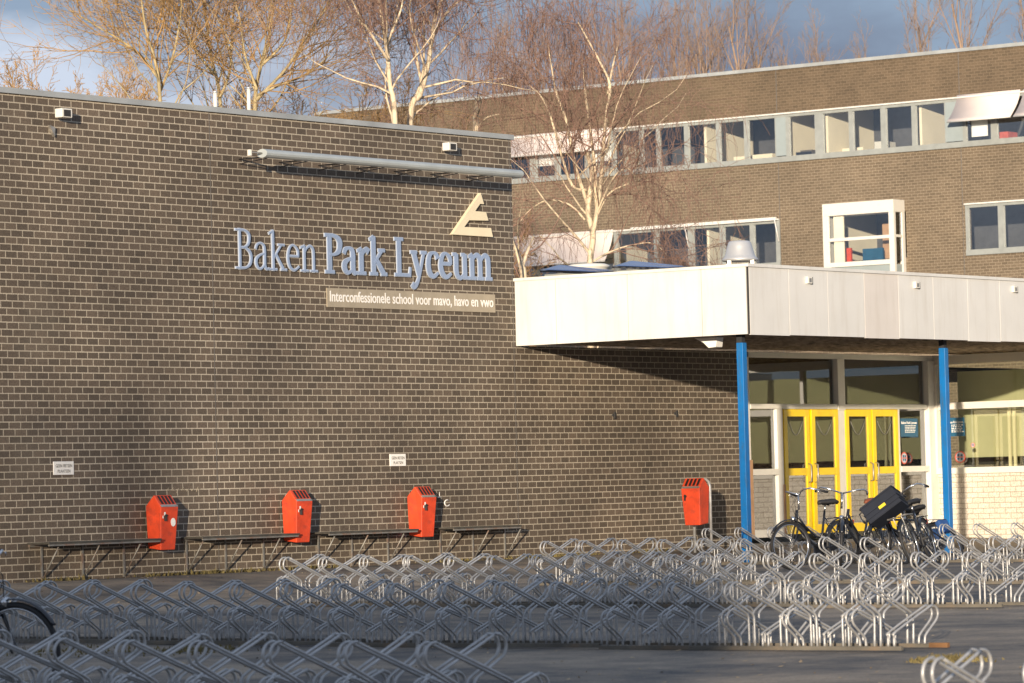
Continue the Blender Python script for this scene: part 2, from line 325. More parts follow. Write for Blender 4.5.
# glyphs: strokes of (x, y, widthkey) ; T thick  M mid  t thin, 's' = serif
def glyph(ch):
    T, m, t = 1.0, .6, .35
    sf = lambda a, b, y: [(a, y, .45), (b, y, .45)]
    st = lambda x, a, b: [(x, a, T), (x, b, T)]
    g = {
     'B': (.60, [st(.14,0,1), sf(0,.25,.02), sf(0,.25,.98), [(.14,.97,t),(.30,.97,.5),(.43,.89,T),(.45,.76,T),(.41,.62,.8),(.28,.54,t),(.14,.54,t)], [(.14,.54,t),(.32,.53,.5),(.47,.43,T),(.51,.27,T),(.46,.11,.9),(.32,.03,t),(.14,.03,t)]]),
     'a': (.52, [[(.07,.53,.7),(.11,.62,.7),(.22,.67,t),(.33,.62,.8),(.36,.5,T),(.36,.3,T),(.36,.12,T),(.41,.02,.7),(.49,.03,t)], [(.36,.41,t),(.2,.36,.5),(.08,.26,T),(.08,.12,T),(.17,.02,.6),(.28,.05,t),(.35,.14,t)]]),
     'k': (.56, [st(.12,0,1), [(0,.93,t),(.12,.99,.6)], sf(0,.24,.02), [(.14,.30,t),(.40,.64,.5)], sf(.30,.50,.65), [(.22,.40,.8),(.45,.04,T)], sf(.38,.56,.02)]),
     'e': (.50, [[(.08,.38,.5),(.41,.38,.5)], [(.41,.38,.7),(.39,.55,.8),(.25,.66,t),(.12,.58,.8),(.06,.34,T),(.12,.11,T),(.27,.02,.6),(.43,.11,t)]]),
     'n': (.58, [st(.12,0,.65), [(0,.61,t),(.12,.655,.6)], sf(0,.24,.02), [(.13,.48,t),(.21,.60,.5),(.33,.66,.7),(.42,.58,T),(.44,.42,T),(.44,.2,T),(.44,0,T)], sf(.33,.56,.02)]),
     'P': (.56, [st(.14,0,1), sf(0,.28,.02), sf(0,.26,.98), [(.14,.97,t),(.33,.96,.5),(.46,.86,T),(.48,.72,T),(.44,.57,.8),(.3,.48,t),(.14,.48,t)]]),
     'r': (.42, [st(.12,0,.65), [(0,.61,t),(.12,.655,.6)], sf(0,.26,.02), [(.13,.42,t),(.2,.58,.5),(.3,.65,.8),(.37,.60,T)]]),
     'L': (.56, [st(.14,0,1), sf(0,.28,.98), [(0,.025,.45),(.5,.025,.45)], [(.50,.0,.5),(.53,.22,.3)]]),
     'y': (.54, [[(.10,.65,T),(.28,.06,T)], [(.46,.65,.5),(.30,.06,.5),(.2,-.18,.6),(.10,-.27,.9),(.04,-.22,.9)], sf(0,.2,.65), sf(.36,.54,.65)]),
     'c': (.46, [[(.40,.52,.9),(.36,.62,.7),(.25,.66,t),(.12,.58,.8),(.07,.34,T),(.12,.11,T),(.26,.02,.6),(.41,.11,t)]]),
     'u': (.58, [[(.12,.65,T),(.12,.4,T),(.12,.2,T),(.17,.06,.8),(.27,.01,.6),(.36,.07,.4),(.42,.18,t)], st(.43,0,.65), sf(0,.12,.65), sf(.32,.43,.65), sf(.43,.54,.02)]),
     'm': (.88, [st(.12,0,.65), [(0,.61,t),(.12,.655,.6)], sf(0,.24,.02), [(.13,.48,t),(.2,.60,.5),(.31,.66,.7),(.40,.58,T),(.42,.42,T),(.42,.2,T),(.42,0,T)], sf(.32,.53,.02), [(.44,.48,t),(.51,.60,.5),(.61,.66,.7),(.70,.58,T),(.72,.42,T),(.72,.2,T),(.72,0,T)], sf(.62,.84,.02)]),
    }
    return g[ch]
def word(txt, x0, x1, z0, Hc, stem, y, grow, parent_m, dz=0.0):
    tot = sum(glyph(c)[0] for c in txt); k = (x1 - x0) / tot; mb = MB(); x = x0; q = 0
    for ch in txt:
        adv, strokes = glyph(ch)
        for sk in strokes:
            pts = smooth_path(sk); L = []; Rr = []; n = len(pts); q += 1; yy = y - 0.0012 * (q % 5)
            P = [Vector((x + p[0] * k, z0 + p[1] * Hc)) for p in pts]
            for i in range(n):
                t = P[min(i+1, n-1)] - P[max(i-1, 0)]; t.normalize(); nn = Vector((-t.y, t.x))
                w = max(.020, stem * pts[i][2]) / 2 + grow; e = 0
                p = P[i]
                if i == 0: p = p - t * (grow + .004)
                if i == n - 1: p = p + t * (grow + .004)
                L.append(p + nn * w); Rr.append(p - nn * w)
            vs = [(a.x, yy, a.y) for a in L] + [(a.x, yy, a.y) for a in Rr] + [(a.x, y + .012, a.y) for a in L] + [(a.x, y + .012, a.y) for a in Rr]
            fs = []
            for i in range(n - 1):
                fs += [(i, n+i, n+i+1, i+1), (2*n+i, 2*n+i+1, 3*n+i+1, 3*n+i), (i, i+1, 2*n+i+1, 2*n+i), (n+i, 3*n+i, 3*n+i+1, n+i+1)]
            fs += [(0, 2*n, 3*n, n), (n-1, 2*n-1, 4*n-1, 3*n-1)]
            mb.add(vs, fs)
        x += adv * k
    return mb
sb, hb0 = WA(237, 268.5, .06); se, hb1 = WA(494, 279.5, .06); hB = WA(241, 229, .06)[1]
print('text', sb, se, hb0, hb1, hB)
h0 = (hb0 + hb1) / 2; Hc = hB - hb0
nm = empty('name_sign', FA(sb, 0, h0), RZA, 'large periwinkle serif letters reading Baken Park Lyceum', 'sign')
for txt, xa, xb, stem, bold in (('Baken', 237.5, 319.5, .040, 0), ('Park', 327, 388, .092, 1), ('Lyceum', 396.5, 494, .092, 1)):
    a = WA(xa, 270, .06)[0] - sb; b = WA(xb, 275, .06)[0] - sb; hc = Hc * (1.0 if not bold else .99)
    wo = word(txt, a, b, 0, hc, stem, -.03, .011, None).build('word', 'lilac_edge', nm)
    word(txt, a, b, 0, hc, stem, -.042, .0 if not bold else .004, None).build('letter_face', 'lilac', wo)
# logo
lg = [(583,40),(440,250),(645,263),(635,218),(500,212),(525,178),(622,180),(610,138),(555,132),(580,95),(600,97)]
lp = [WA(x / 5.057 + 365, y / 5.057 + 185, .05) for x, y in lg]; s0_, h0_ = lp[1]
lo = MB().prism([(s - s0_, -.06, h - h0_) for s, h in lp], (0, .06, 0)).build('school_logo', 'logo')
lo.location = FA(s0_, 0, h0_); lo.rotation_euler = (0, 0, RZA); tag(lo, 'cream triangular logo with bars above the school name', 'logo')
# banner
a0, hz0 = WA(327.5, 307.5, .02); a1, hz1 = WA(495.5, 312, .02); ht0 = WA(327.5, 288.5, .02)[1]
hz = (hz0 + hz1) / 2; hh = ht0 - hz0; w = a1 - a0
bn = empty('motto_sign', FA(a0, 0, hz), RZA, 'taupe strip sign with white line of text under the school name', 'sign')
MB().box(0, w, -.02, 0, 0, hh).build('panel', 'banner', bn)
text_mb('Interconfessionele school voor mavo, havo en vwo', .06, w - .06, hh * .30, .235, -.026, .003).build('lettering', 'letter_white', bn)
# graffiti scribble
s, h = WA(447, 503); gs = MB().tube([(.07*math.cos(a), -.004, .05*math.sin(a)) for a in [R(60+i*30) for i in range(10)]], .010, 4).tube([(-.2, -.002, .08), (-.19, -.002, .18)], .005, 4).tube([(-.25, -.002, .09), (-.14, -.002, .1)], .006, 4)
go = gs.build('graffiti', 'letter_white'); go.location = FA(s, 0, h); go.rotation_euler = (0, 0, RZA); tag(go, 'white scribble on the bricks right of the third bin', 'graffiti')
s, h = WA(180, 491); r_ = random.Random(5); gs = MB()
for i in range(7): 
    x = -.3 + i * .11; gs.tube([(x, -.004, r_.uniform(-.03, .02)), (x + .04, -.004, r_.uniform(.02, .06)), (x + .08, -.004, r_.uniform(-.02, .02))], .006, 4)
go = gs.build('graffiti', 'banner'); go.location = FA(s, 0, h); go.rotation_euler = (0, 0, RZA); tag(go, 'faint grey scribble on the bricks above the leftmost bin', 'graffiti')
# ------------------------------------------------------------------ wall shelves
BR = [((27, 544), 162, (41, 82, 123)), ((181, 538), 300, (186, 225, 263)), ((308, 532), 419, (318, 351.5, 387.5)), ((433, 528), 522, (440, 472.6, 504.6))]
SHH = None
labs = ['leftmost dark wall shelf ending at the leftmost bin', 'dark wall shelf between the leftmost and second bins', 'dark wall shelf between the second and third bins', 'rightmost dark wall shelf right of the third bin']
for (p, xe, brs), lab in zip(BR, labs):
    s, h = WA(*p); e = WA(xe, p[1] - 5, .42)[0]; h = 0.675
    o = empty('wall_shelf', FA(s, 0, 0.12), RZA, lab, 'shelf', 'dark shelves along the hall wall'); h -= .12
    MB().box(0, e - s, -.42, -.002, h, h + .028).build('shelf_board', 'shelf', o, .004)
    MB().box(.02, e - s - .02, -.03, -.003, h - .035, h - .001).box(.02, e - s - .02, -.41, -.385, h - .025, h - .001).build('edge_rail', 'bracket', o)
    for bx in brs:
        x = WA(bx, 560)[0] - s
        MB().box(x - .016, x + .016, -.022, -.004, .04, h - .036).tube([(x, -.03, .06), (x, -.34, h - .04)], .012, 5).build('bracket', 'bracket', o)
# ------------------------------------------------------------------ bins
def make_bin(name, label, loc, rz, grp):
    o = empty(name, loc, rz, label, 'litter bin', grp)
    w = .19; D = .30
    prof = [(0, 0.03), (-.25, 0), (-D, .62), (-.16, .80), (-.0, .64)]   # (y, z) side profile
    mb = MB(); vs = []
    for sx in (-1, 1):
        for i, (y, z) in enumerate(prof): vs.append((sx * (w if z > .1 else w * .82), y, z))
    n = 5; fs = [tuple(reversed(range(n))), tuple(range(n, 2 * n))] + [(i, (i+1)%n, (i+1)%n+n, i+n) for i in range(n)]
    fs = [tuple(reversed(f)) for f in fs]
    mb.add(vs, fs).build('body', 'red', o, .012)
    # sloping lid with slots
    def P(x, t, e): # t 0 shoulder ..1 peak on the front slope ; e outward
        y = -D + .14 * t; z = .62 + .18 * t; nx = Vector((0, -.18, .14)).normalized() * -1
        nrm = Vector((0, -.79, .61)); return Vector((x, y, z)) + nrm * e
    for k in range(4):
        x = -.135 + k * .078
        MB().prism([P(x, .25, .004), P(x + .045, .25, .004), P(x + .045, .9, .004), P(x, .9, .004)], Vector((0, -.79, .61)) * .003).build('ash_slot', 'slot', o)
    MB().prism([P(-.18, .02, .002), P(.18, .02, .002), P(.18, .2, .002), P(-.18, .2, .002)], Vector((0, -.79, .61)) * .004).build('worn_edge', 'worn', o)
    MB().tube([(-.10, -D - .004, .50), (-.10, -D - .018, .49)], .028, 10).box(-.115, -.10, -D - .03, -D + .01, .42, .49).build('lock', 'dark', o)
    return o
BG = 'orange-red litter bins along the brick walls'
for (px, py, lab, st) in ((145, 550.5, 'leftmost orange-red litter bin on the brick wall, round white sticker on front', 1), (281, 543, 'middle orange-red litter bin of the three fixed to the hall wall', 0), (406.5, 537.5, 'rightmost orange-red litter bin fixed to the hall wall', 0)):
    s, h = WA(px, py, .03); b = make_bin('litter_bin', lab, FA(s + .2, .05, h), RZA, BG)
    MB().box(-.1, .1, -.01, .05, .2, .6).build('back_plate', 'worn', b)
    if st:
        MB().prism([(.08 + .05*math.cos(2*math.pi*q/18), -.287, .40 + .062*math.sin(2*math.pi*q/18)) for q in range(18)], (0, -.004, 0)).build('round_sticker', 'letter_white', b)
    MB().box(-.13, -.10, -.306, -.302, .50, .55).box(-.16, -.145, -.304, -.300, .46, .50).build('torn_sticker', 'letter_white', b)
# free-standing bin at the entrance
pb = GH(702, 552); pb = FA((pb - P0).dot(A), 1.1, 0); 
s_, h_ = WA(701, 525, 1.1); pb = FA(s_, 1.1, 0); gz = G(pb.x, pb.y)
b4 = make_bin('litter_bin', 'orange-red litter bin on a hooped steel stand beside the entrance', (pb.x, pb.y, gz), RZB, BG)
for k in kids(b4): k.location.z += h_ - gz
zt = WA(711, 479, 1.1)[1] - gz
MB().tube([(-.17, .05, 0), (-.17, .05, zt - .12), (-.15, .05, zt - .05), (-.09, .05, zt), (.09, .05, zt), (.15, .05, zt - .05), (.17, .05, zt - .12), (.17, .05, 0)], .024, 8).build('stand', 'galv', b4)
MB().box(-.15, .15, .02, .03, .5, 1.0).build('back_plate', 'worn', b4)
# ------------------------------------------------------------------ entrance building
CD = 4.57
ent = empty('entrance_building', FA(0, 0), RZA, 'low brick and glass entrance block with yellow doors under the canopy', 'building')
hs = WA(516, 346)[1]; hf = WA(516, 278.5)[1]
print('soffit', hs, 'fascia top', hf)
sW = WA(738, 400)[0]; sC = WA(933, 440, -.12)[0]; SE = 13.5
DO = -.12                     # glazing line, set back from the brick face
def X(px, py=440, out=DO): return WA(px, py, out)[0]
def Z(px, py, out=DO): return WA(px, py, out)[1]
zg = WA(737, 546)[1]; zs = Z(850, 531.5)
print('wall base', zg, 'threshold', zs)
MB().box(0.002, sW, 0, .3, -.2, hs - .002).build('wall', 'brick', ent)
for px in (613, 675):
    s, h = WA(px, 415 if px < 650 else 413.5); MB().box(s-.03, s+.03, -.02, 0, h-.02, h+.02).box(s-.01, s+.015, -.05, -.0205, h-.06, h+.05).build('wall_hook', 'dark', ent)
# interior
MB().box(sW, sC + 8, 6.0, 6.1, 0, hs).build('inner_back_wall', 'plaster', ent)
MB().box(sW - 4, sC + 8, .3, 6.0, .05, .2).build('inner_floor', 'floor', ent)
MB().box(sW - 4, sC + 8, .301, 6.0, hs - .3, hs - .2).build('inner_ceiling', 'dark', ent)
MB().box(sW - 3, sW - 2.9, .3, 6, .2, hs - .3).build('inner_side_wall', 'curtain', ent)
# frames
ztr = Z(850, 406.5); zmr = Z(850, 470.5); ztop = hs - .06; zb = zs
print('transom', ztr, 'mid', zmr)
yf0, yf1 = .06, .18
def frame(x0, x1, z0, z1, m='white', nm_='window_frame', p=ent, e=0): return MB().box(x0, x1, yf0 - e, yf1, z0, z1).build(nm_, m, p, .006)
ztr -= .05
frame(X(748), X(933), ztop - .04, ztop + .058); frame(X(748), X(925), ztr, ztr + .09, e=.02)
frame(X(748), X(780), zb - .04, zb + .10, e=.01); frame(X(748), X(774), zmr - .05, zmr + .06, e=.03)
for a, b in ((739.5, 747.5), (774, 780), (835, 842), (894.7, 897)): frame(X(a), X(b), zb - .04, ztr - .002 if a in (774, 894.7) else ztop - .041, e=.012)
frame(X(835) + .001, X(842) - .001, ztr - .02, ztop - .042, e=.04)
frame(X(897) + .001, X(925), zb - .04, zb + .10, e=.01); frame(X(897) + .001, X(925), zmr - .05, zmr + .06, e=.03)
frame(X(925), X(933), zb - .04, ztop - .042, e=.05)
MB().box(X(739.7), X(748), .03, .059, zb - .04, zb + 1.35).box(X(778.5), X(780), .02, .04, zb-.04, zb + .9).build('plywood_patch', 'plywood', ent)
# toplight panes with blinds behind
for a, b, z0, z1 in ((748, 835, ztr + .09, ztop - .04), (842, 925, ztr + .09, ztop - .04), (748, 774, zmr + .06, ztr), (748, 774, zb + .1, zmr - .05), (897, 925, zmr + .06, ztr), (897, 925, zb + .1, zmr - .05)):
    MB().box(X(a) - .01, X(b) + .01, .115, .121, z0 - .01, z1 + .01).build('pane', 'glass', ent)
MB().box(X(748) - .5, X(835), .9, .94, ztr - .3, hs - .35).build('blind', 'curtain', ent)
MB().box(X(842), X(925) + .2, .9, .94, ztr - .3, ztr + .45).build('blind', 'curtain', ent)
for px in (774, 790, 812, 868, 880, 905):
    MB().box(X(px), X(px) + .12, 1.6, 1.7, .2, hs - .35).build('inner_column', 'plaster', ent)
MB().box(X(800), X(822), 2.2, 2.25, .2, 1.2).build('inner_panel', 'plaster', ent); MB().box(X(905), X(925)+.3, 1.2, 1.25, .2, 1.3).build('inner_panel', 'plaster', ent)
# doors
for i, (a, b) in enumerate(((780, 806), (808, 835), (842, 867.8), (868.8, 894.7))):
    x0, x1 = X(a) + .008, X(b) - .008
    zt_ = ztr - .006; d = MB()
    fw = .115
    d.box(x0, x0 + fw, .03, .09, zb, zt_).box(x1 - fw, x1, .03, .09, zb, zt_).box(x0 + fw, x1 - fw, .03, .09, zb, zb + .16)
    d.box(x0 + fw, x1 - fw, .03, .09, zmr - .07, zmr + .06).box(x0 + fw, x1 - fw, .03, .09, zt_ - .13, zt_)
    dd = d.build('door', 'yellow', ent, .004)
    MB().box(x0 + fw - .005, x1 - fw + .005, .058, .064, zb + .155, zmr - .065).box(x0 + fw - .005, x1 - fw + .005, .058, .064, zmr + .055, zt_ - .125).build('pane', 'glass_dark', dd)
    hx = x1 - .07 if i % 2 == 0 else x0 + .07
    MB().tube([(hx, .03, zmr - .2), (hx, -.03, zmr - .18), (hx, -.03, zmr + .12), (hx, .03, zmr + .14)], .013, 6).build('handle', 'worn', dd)
    MB().tube([(x0 + .2 + (x1-x0-.4)*t, .05, zt_ - .22 - .25*math.sin(math.pi*t)) for t in [k/8 for k in range(9)]], .008, 5).build('door_garland', 'cord', dd)
# inner-corner wing in direction B
Pc = FA(sC, -DO * -1, 0)
def hb_(px, py, off=0.0):
    p = hit(px, py, Pc - A * off, A); return (p - Pc).dot(B), p.z
wingl = empty('reception_bay', Pc, RZB, 'cream brick and glass reception wall turning forward right of the yellow doors', 'building')
XL = lambda px: hb_(px, 440)[0]
xe = 7.5; zsill = hb_(985, 470)[1]; ztb = hb_(985, 405)[1]; print('reception', XL(945), XL(1024), zsill, ztb)
MB().box(.0, xe, -.02, .25, 0, zsill - .06).build('wall', 'brick_white', wingl)
MB().box(.0, xe, -.09, .1, zsill - .06, zsill + .06).build('sill', 'white', wingl, .006)
MB().box(.08, xe, -.05, .07, ztb - .06, ztb + .07).build('transom', 'white', wingl, .005)
MB().box(.0, xe, -.05, .1, hs - .17, hs - .003).build('window_frame', 'white', wingl)
MB().box(-.02, .16, -.10, .1, zsill + .06, hs - .172).build('corner_post', 'white', wingl)
MB().box(-.06, .05, -.16, -.021, 0.1, zsill - .061).build('corner_post', 'white', wingl)
MB().box(.15, xe, .01, .016, zsill + .05, ztb - .05).box(.15, xe, .01, .016, ztb + .06, hs - .16).build('pane', 'glass_bay', wingl)
MB().box(.1, xe, .8, .84, zsill + .25, ztb + .1).build('blind', 'curtain', wingl)
MB().box(.1, xe, .82, .86, ztb + .1, hs - .3).build('blind', 'curtain', wingl)
MB().box(-.2, xe, 1.5, 1.6, zsill-.5, zsill + .3).build('counter', 'dark', wingl)
for px in (995, 1000, 1015): MB().box(XL(px), XL(px) + .05, .5, .55, zsill, ztb + .05).build('blind_stack', 'plaster', wingl)
MB().box(xe, xe + .3, -.02, 6, 0, hs - .003).build('wall', 'brick_white', wingl)
for x_ in (XL(1024)+.9, XL(1024)+2.6): MB().box(x_, x_+.08, -.045, .095, zsill + .061, hs - .173).build('mullion', 'white', wingl)
# posters and stickers in the panes
def poster(px0, px1, py0, py1, fr, lab):
    if fr == 'A':
        x0, z1 = WA(px0, py0, DO + .02); x1, z0 = WA(px1, py1, DO + .02); o = empty('window_poster', FA(x0, -.09 , z0), RZA, lab, 'poster', 'blue posters in the entrance windows')
        o.location = FA(x0, -.108, z0)
    else:
        x0, z1 = hb_(px0, py0); x1, z0 = hb_(px1, py1); o = empty('window_poster', Pc + B * x0 - A * .004 + Vector((0, 0, z0)), RZB, lab, 'poster', 'blue posters in the entrance windows')
    w_ = x1 - x0; h_ = z1 - z0
    MB().box(0, w_, -.004, 0, 0, h_).build('sheet', 'poster', o)
    tx = MB(); rr = random.Random(3)
    text_mb('Baken Park Lyceum', .03, w_ - .03, h_ * .7, .07, -.006).build('lettering', 'letter_white', o)
    for k in range(5):
        xx = w_ * .25
        while xx < w_ * .85:
            l = rr.uniform(.02, .06); tx.box(xx, xx + l, -.0065, -.005, h_ * (.58 - .09 * k), h_ * (.58 - .09 * k) + .016); xx += l + .015
    tx.build('small_print', 'letter_white', o)
    MB().tube([(w_*.05, -.003, h_), (w_*.5, -.003, h_ + .12), (w_*.95, -.003, h_)], .003, 4).build('string', 'dark', o)
poster(900.5, 918, 418.5, 436.5, 'A', 'blue poster hanging in the narrow window right of the yellow doors')
poster(947, 965, 418, 436, 'B', 'blue poster hanging in the reception window right of the right blue post')
def ring(px, py, r, fr, lab):
    if fr == 'A': x, z = WA(px, py, DO + .03); o = empty('round_sticker', FA(x, -.098, z), RZA, lab, 'sticker', 'round stickers on the entrance windows')
    else: x, z = hb_(px, py); o = empty('round_sticker', Pc + B * x - A * .004 + Vector((0, 0, z)), RZB, lab, 'sticker', 'round stickers on the entrance windows')
    def disc(nm_, m, ra, y): 
        MB().prism([(ra*math.cos(2*math.pi*i/24), y, ra*math.sin(2*math.pi*i/24)) for i in range(24)], (0, -.002, 0)).build(nm_, m, o)
    disc('ring', 'roundred', r, 0); disc('disc', 'lilac_edge', r * .78, -.003)
    MB().box(-r*.5, -r*.1, -.008, -.006, r*.08, r*.5).box(r*.1, r*.5, -.008, -.006, -r*.5, -r*.1).box(r*.1, r*.5, -.008, -.006, r*.1, r*.45).box(-r*.5, -r*.12, -.008, -.006, -r*.45, -r*.1).build('symbol', 'poster', o)
    MB().box(-r*.75, r*.75, -.0095, -.0081, -r*.07, r*.07).build('bar', 'roundred', o)
ring(904.5, 458, .115, 'A', 'round red-edged sticker on the narrow window right of the doors')
ring(960.3, 457, .115, 'B', 'large round red-edged sticker low on the reception window')
ring(973, 445, .045, 'B', 'small round sticker on the reception window above the large one')
# ------------------------------------------------------------------ canopy
can = empty('entrance_canopy', FA(0, CD), RZA, 'deep cream panelled flat canopy on blue posts over the entrance', 'canopy')
hr = hf - .05; CL = 16.0
# local: x = A, y = into the building (0 at front face, CD at wall)
sc = [0.0]
for px in (789.4, 828.2, 864.8, 898.9, 933.6, 968, 1000): sc.append(WA(px, 310, CD)[0])
while sc[-1] < CL: sc.append(sc[-1] + 1.16)
zpan = hs + .012
for i in range(len(sc) - 1):
    MB().box(sc[i] + .006 + (.03 if i == 0 else 0), sc[i+1] - .006, 0, .03, hs - (.012 if i % 3 == 0 else 0), hr).build('fascia_panel', 'fascia2' if i == 3 else 'fascia', can)
ls = [0.0]
for px in (702, 628, 556):
    # position on the left fascia (plane s = 0)
    p = hit(px, 310, P0, A); ls.append(CD - (p - P0).dot(B))
ls.append(CD)
for i in range(4):
    MB().box(0, .03, ls[i] + .005 + (.035 if i == 0 else 0), ls[i+1] - .005, hs, hr).build('fascia_panel', 'fascia', can)
MB().box(.004, .028, .004, .028, hs, hr).build('corner_strip', 'dark', can)
MB().box(-.03, CL, -.03, .12, hr, hr + .05).box(-.03, .12, .12, CD, hr, hr + .05).build('roof_trim', 'fascia', can)
MB().box(.12, CL, .12, CD + 7, hr - .06, hr - .01).build('roof_deck', 'roof', can)
MB().box(.03, CL, .03, CD - .002, hs + .03, hs + .08).build('soffit', 'soffit', can)
mbb = MB(); 
for k in range(14): mbb.box(.031, CL, .05 + k * .32, .05 + k * .32 + .02, hs + .012, hs + .03)
mbb.build('soffit_batten', 'soffit', can)
for px, lab in ((743.5, 0), (945.5, 1)):
    o_ = .30; s, _ = WA(px, 440, CD - o_ - .07); p = FA(s, CD - o_); zb_ = G(p.x, p.y)
    MB().box(s - .06, s + .06, o_, o_ + .12, zb_ - .05, hs - .12).build('post', 'blue', can, .006)
    MB().box(s - .05, s + .05, o_ + .02, o_ + .12, hs - .12, hs + .03).build('post_cap', 'dark', can)
    MB().box(s - .12, s + .12, o_ - .05, o_ + .19, zb_ - .02, zb_ + .012).build('base_plate', 'worn', can)
# fascia lamps
for px, py, k in ((810.5, 280.5, 0), (918, 285.3, 1), (1016, 289.5, 2)):
    s, h = WA(px, py, CD + .03); o = empty('fascia_lamp', FA(s, CD, h), RZA, ['small square lamp on the canopy front, leftmost of three', 'small square lamp on the canopy front, middle of three', 'small square lamp on the canopy front, rightmost of three'][k], 'lamp', 'small lamps on the canopy front')
    MB().box(-.10, .03, -.05, 0, -.05, .06).build('housing', 'white', o, .004); MB().box(.035, .09, -.02, 0, -.06, .06).build('bracket', 'dark', o); MB().box(-.07, .0, -.054, -.05, -.03, .035).build('lens', 'worn', o)
# lamp under the soffit
p = hit(709, 343, P0 + A * .6, A); s, h = .6, hs; ou = (p - P0).dot(B)
o = empty('soffit_lamp', FA(.5, ou, hs), RZB, 'white wedge lamp under the canopy left of the left blue post', 'lamp')
MB().prism([(-.22, 0, .0), (.22, 0, .0), (.19, 0, -.16), (.05, 0, -.17), (-.05, 0, -.08)], (0, .2, 0)).build('diffuser', 'letter_white', o, .01)
MB().box(-.2, .2, .02, .18, .0, .03).build('base', 'worn', o)
# roof items on canopy
def roofpt(px, py, dy): # dy = distance behind the front edge of left fascia line s
    p = hit(px, py, P0 + A * dy, A); return p
p = hit(740, 262, P0 + B * 2.6, B); q = Vector((p.x, p.y, hr))
o = empty('roof_ventilator', (p.x, p.y, hr), 0, 'spun metal cowl ventilator on the canopy roof near its corner', 'ventilator')
zz = p.z - hr - .12
MB().box(-.22, .22, -.22, .22, -.03, zz + .02).build('base', 'white', o, .01)
for a in (0, 1, 2, 3):
    MB().box(-.22 + .38 * (a % 2), -.16 + .38 * (a % 2), -.22 + .38 * (a // 2), -.16 + .38 * (a // 2), zz + .02, zz + .14).build('leg', 'worn', o)
MB().lathe([(0, zz+.13), (.27, zz + .13), (.30, zz + .14), (.30, zz + .17), (.27, zz + .20), (.25, zz + .23), (.215, zz + .36), (.19, zz + .44), (.17, zz + .465), (.08, zz + .475), (0, zz+.475)]).build('cowl', 'alu', o)
p = hit(588, 267, P0 - B * 0.0 + A * 1.5, A)
for (px, y0, s_a, lab, knd) in ((566, 270, 1.0, 'left blue rooflight lifted open on the canopy roof', 0), (639, 266, 1.0, 'right blue rooflight lifted open on the canopy roof', 0)):
    p = hit(px, y0, P0 + A * s_a, A); o = empty('skylight', (p.x, p.y, hr), RZB, lab, 'skylight', 'blue rooflights on the canopy roof')
    z = p.z - hr
    z -= .05; MB().box(-.45, .4, 0, .6, -.03, z).build('curb', 'greyframe', o, .01)
    MB().prism([(-.50, -.05, z + .04), (.65, -.05, z - .05), (.62, .5, z - .01), (-.52, .5, z + .15)], (0, 0, .03)).build('frame', 'blackpaint', o)
    MB().prism([(-.44, .0, z + .048 + .03), (.58, .0, z - .036 + .03), (.55, .46, z + .0 + .03), (-.46, .46, z + .138 + .03)], (0, 0, .008)).build('pane', 'skylight', o)
p = hit(588, 266, P0 + A * 2.2, A); o = empty('roof_dome', (p.x, p.y, hr), RZB, 'low round white dome cap between the two blue rooflights', 'ventilator')
MB().lathe([(.34, -.03), (.34, p.z - hr - .04), (.37, p.z - hr - .03), (.37, p.z-hr+.0), (.3, p.z-hr+.03), (0, p.z - hr + .05)]).build('dome', 'white', o)
# paved entrance platform
o = MB(); zp = 0.16
vsp = []; ns_, no_ = 24, 10
for i in range(ns_ + 1):
    for j in range(no_ + 1):
        q = FA(sW - 2.0 + (20 - sW) * i / ns_, .12 + (CD + .2) * j / no_ if i else .12 + (CD + .2) * j / no_); vsp.append((q.x, q.y, G(q.x, q.y) + .012))
tag(MB().add(vsp, [(i*(no_+1)+j, i*(no_+1)+j+1, (i+1)*(no_+1)+j+1, (i+1)*(no_+1)+j) for i in range(ns_) for j in range(no_)], True).build('pavement', 'paving'), 'sandy paving under the entrance canopy', kind='structure')
pts = [FA(sW - 2.2, CD - .1), FA(SE + 6, CD - .1), FA(SE + 6, -.3), FA(sW - 2.2, -.3)]
# ------------------------------------------------------------------ bicycle racks
def path_arc(c, r, a0, a1, n=6): return [(c[0] + r * math.cos(R(a0 + (a1 - a0) * i / n)), c[1] + r * math.sin(R(a0 + (a1 - a0) * i / n))) for i in range(n + 1)]
GAP = .55
def holder_path(kind):            # (u, z); leans towards -u; rails at u=0 (front) and u=GAP
    if kind == 'high':
        return [(GAP, .03), (GAP, .25), (GAP - .015, .285), (GAP - .05, .31), (-.17, .555), (-.22, .578), (-.28, .575), (-.325, .548), (-.342, .50), (-.325, .455), (-.28, .425), (-.055, .325), (-.012, .295), (0, .255), (0, .03)]
    return [(GAP, .03), (GAP, .12), (GAP - .025, .155), (-.02, .335), (-.08, .345), (-.14, .325), (-.165, .28), (-.15, .24), (-.11, .205), (.03, .115), (.055, .08), (.06, .03)]
_hm = {}
def holder_mesh(kind, side, rust=False):
    key = (kind, side)
    if key not in _hm:
        mb = MB()
        for e in (-.029, .029):
            pts = smooth_path([(u, z, 0) for u, z in holder_path(kind)], 3)
            if side > 0: P = [(e, GAP - u, z) for u, z, _ in pts]
            else: P = [(e, u, z) for u, z, _ in pts]
            # rack local axes: x along the row, y away from viewer (A), z up
            mb.tube(P, .0108, 6)
        o = mb.build('wheel_holder', 'galv'); _hm[key] = o.data; bpy.data.objects.remove(o)
    return _hm[key]
PER = .62
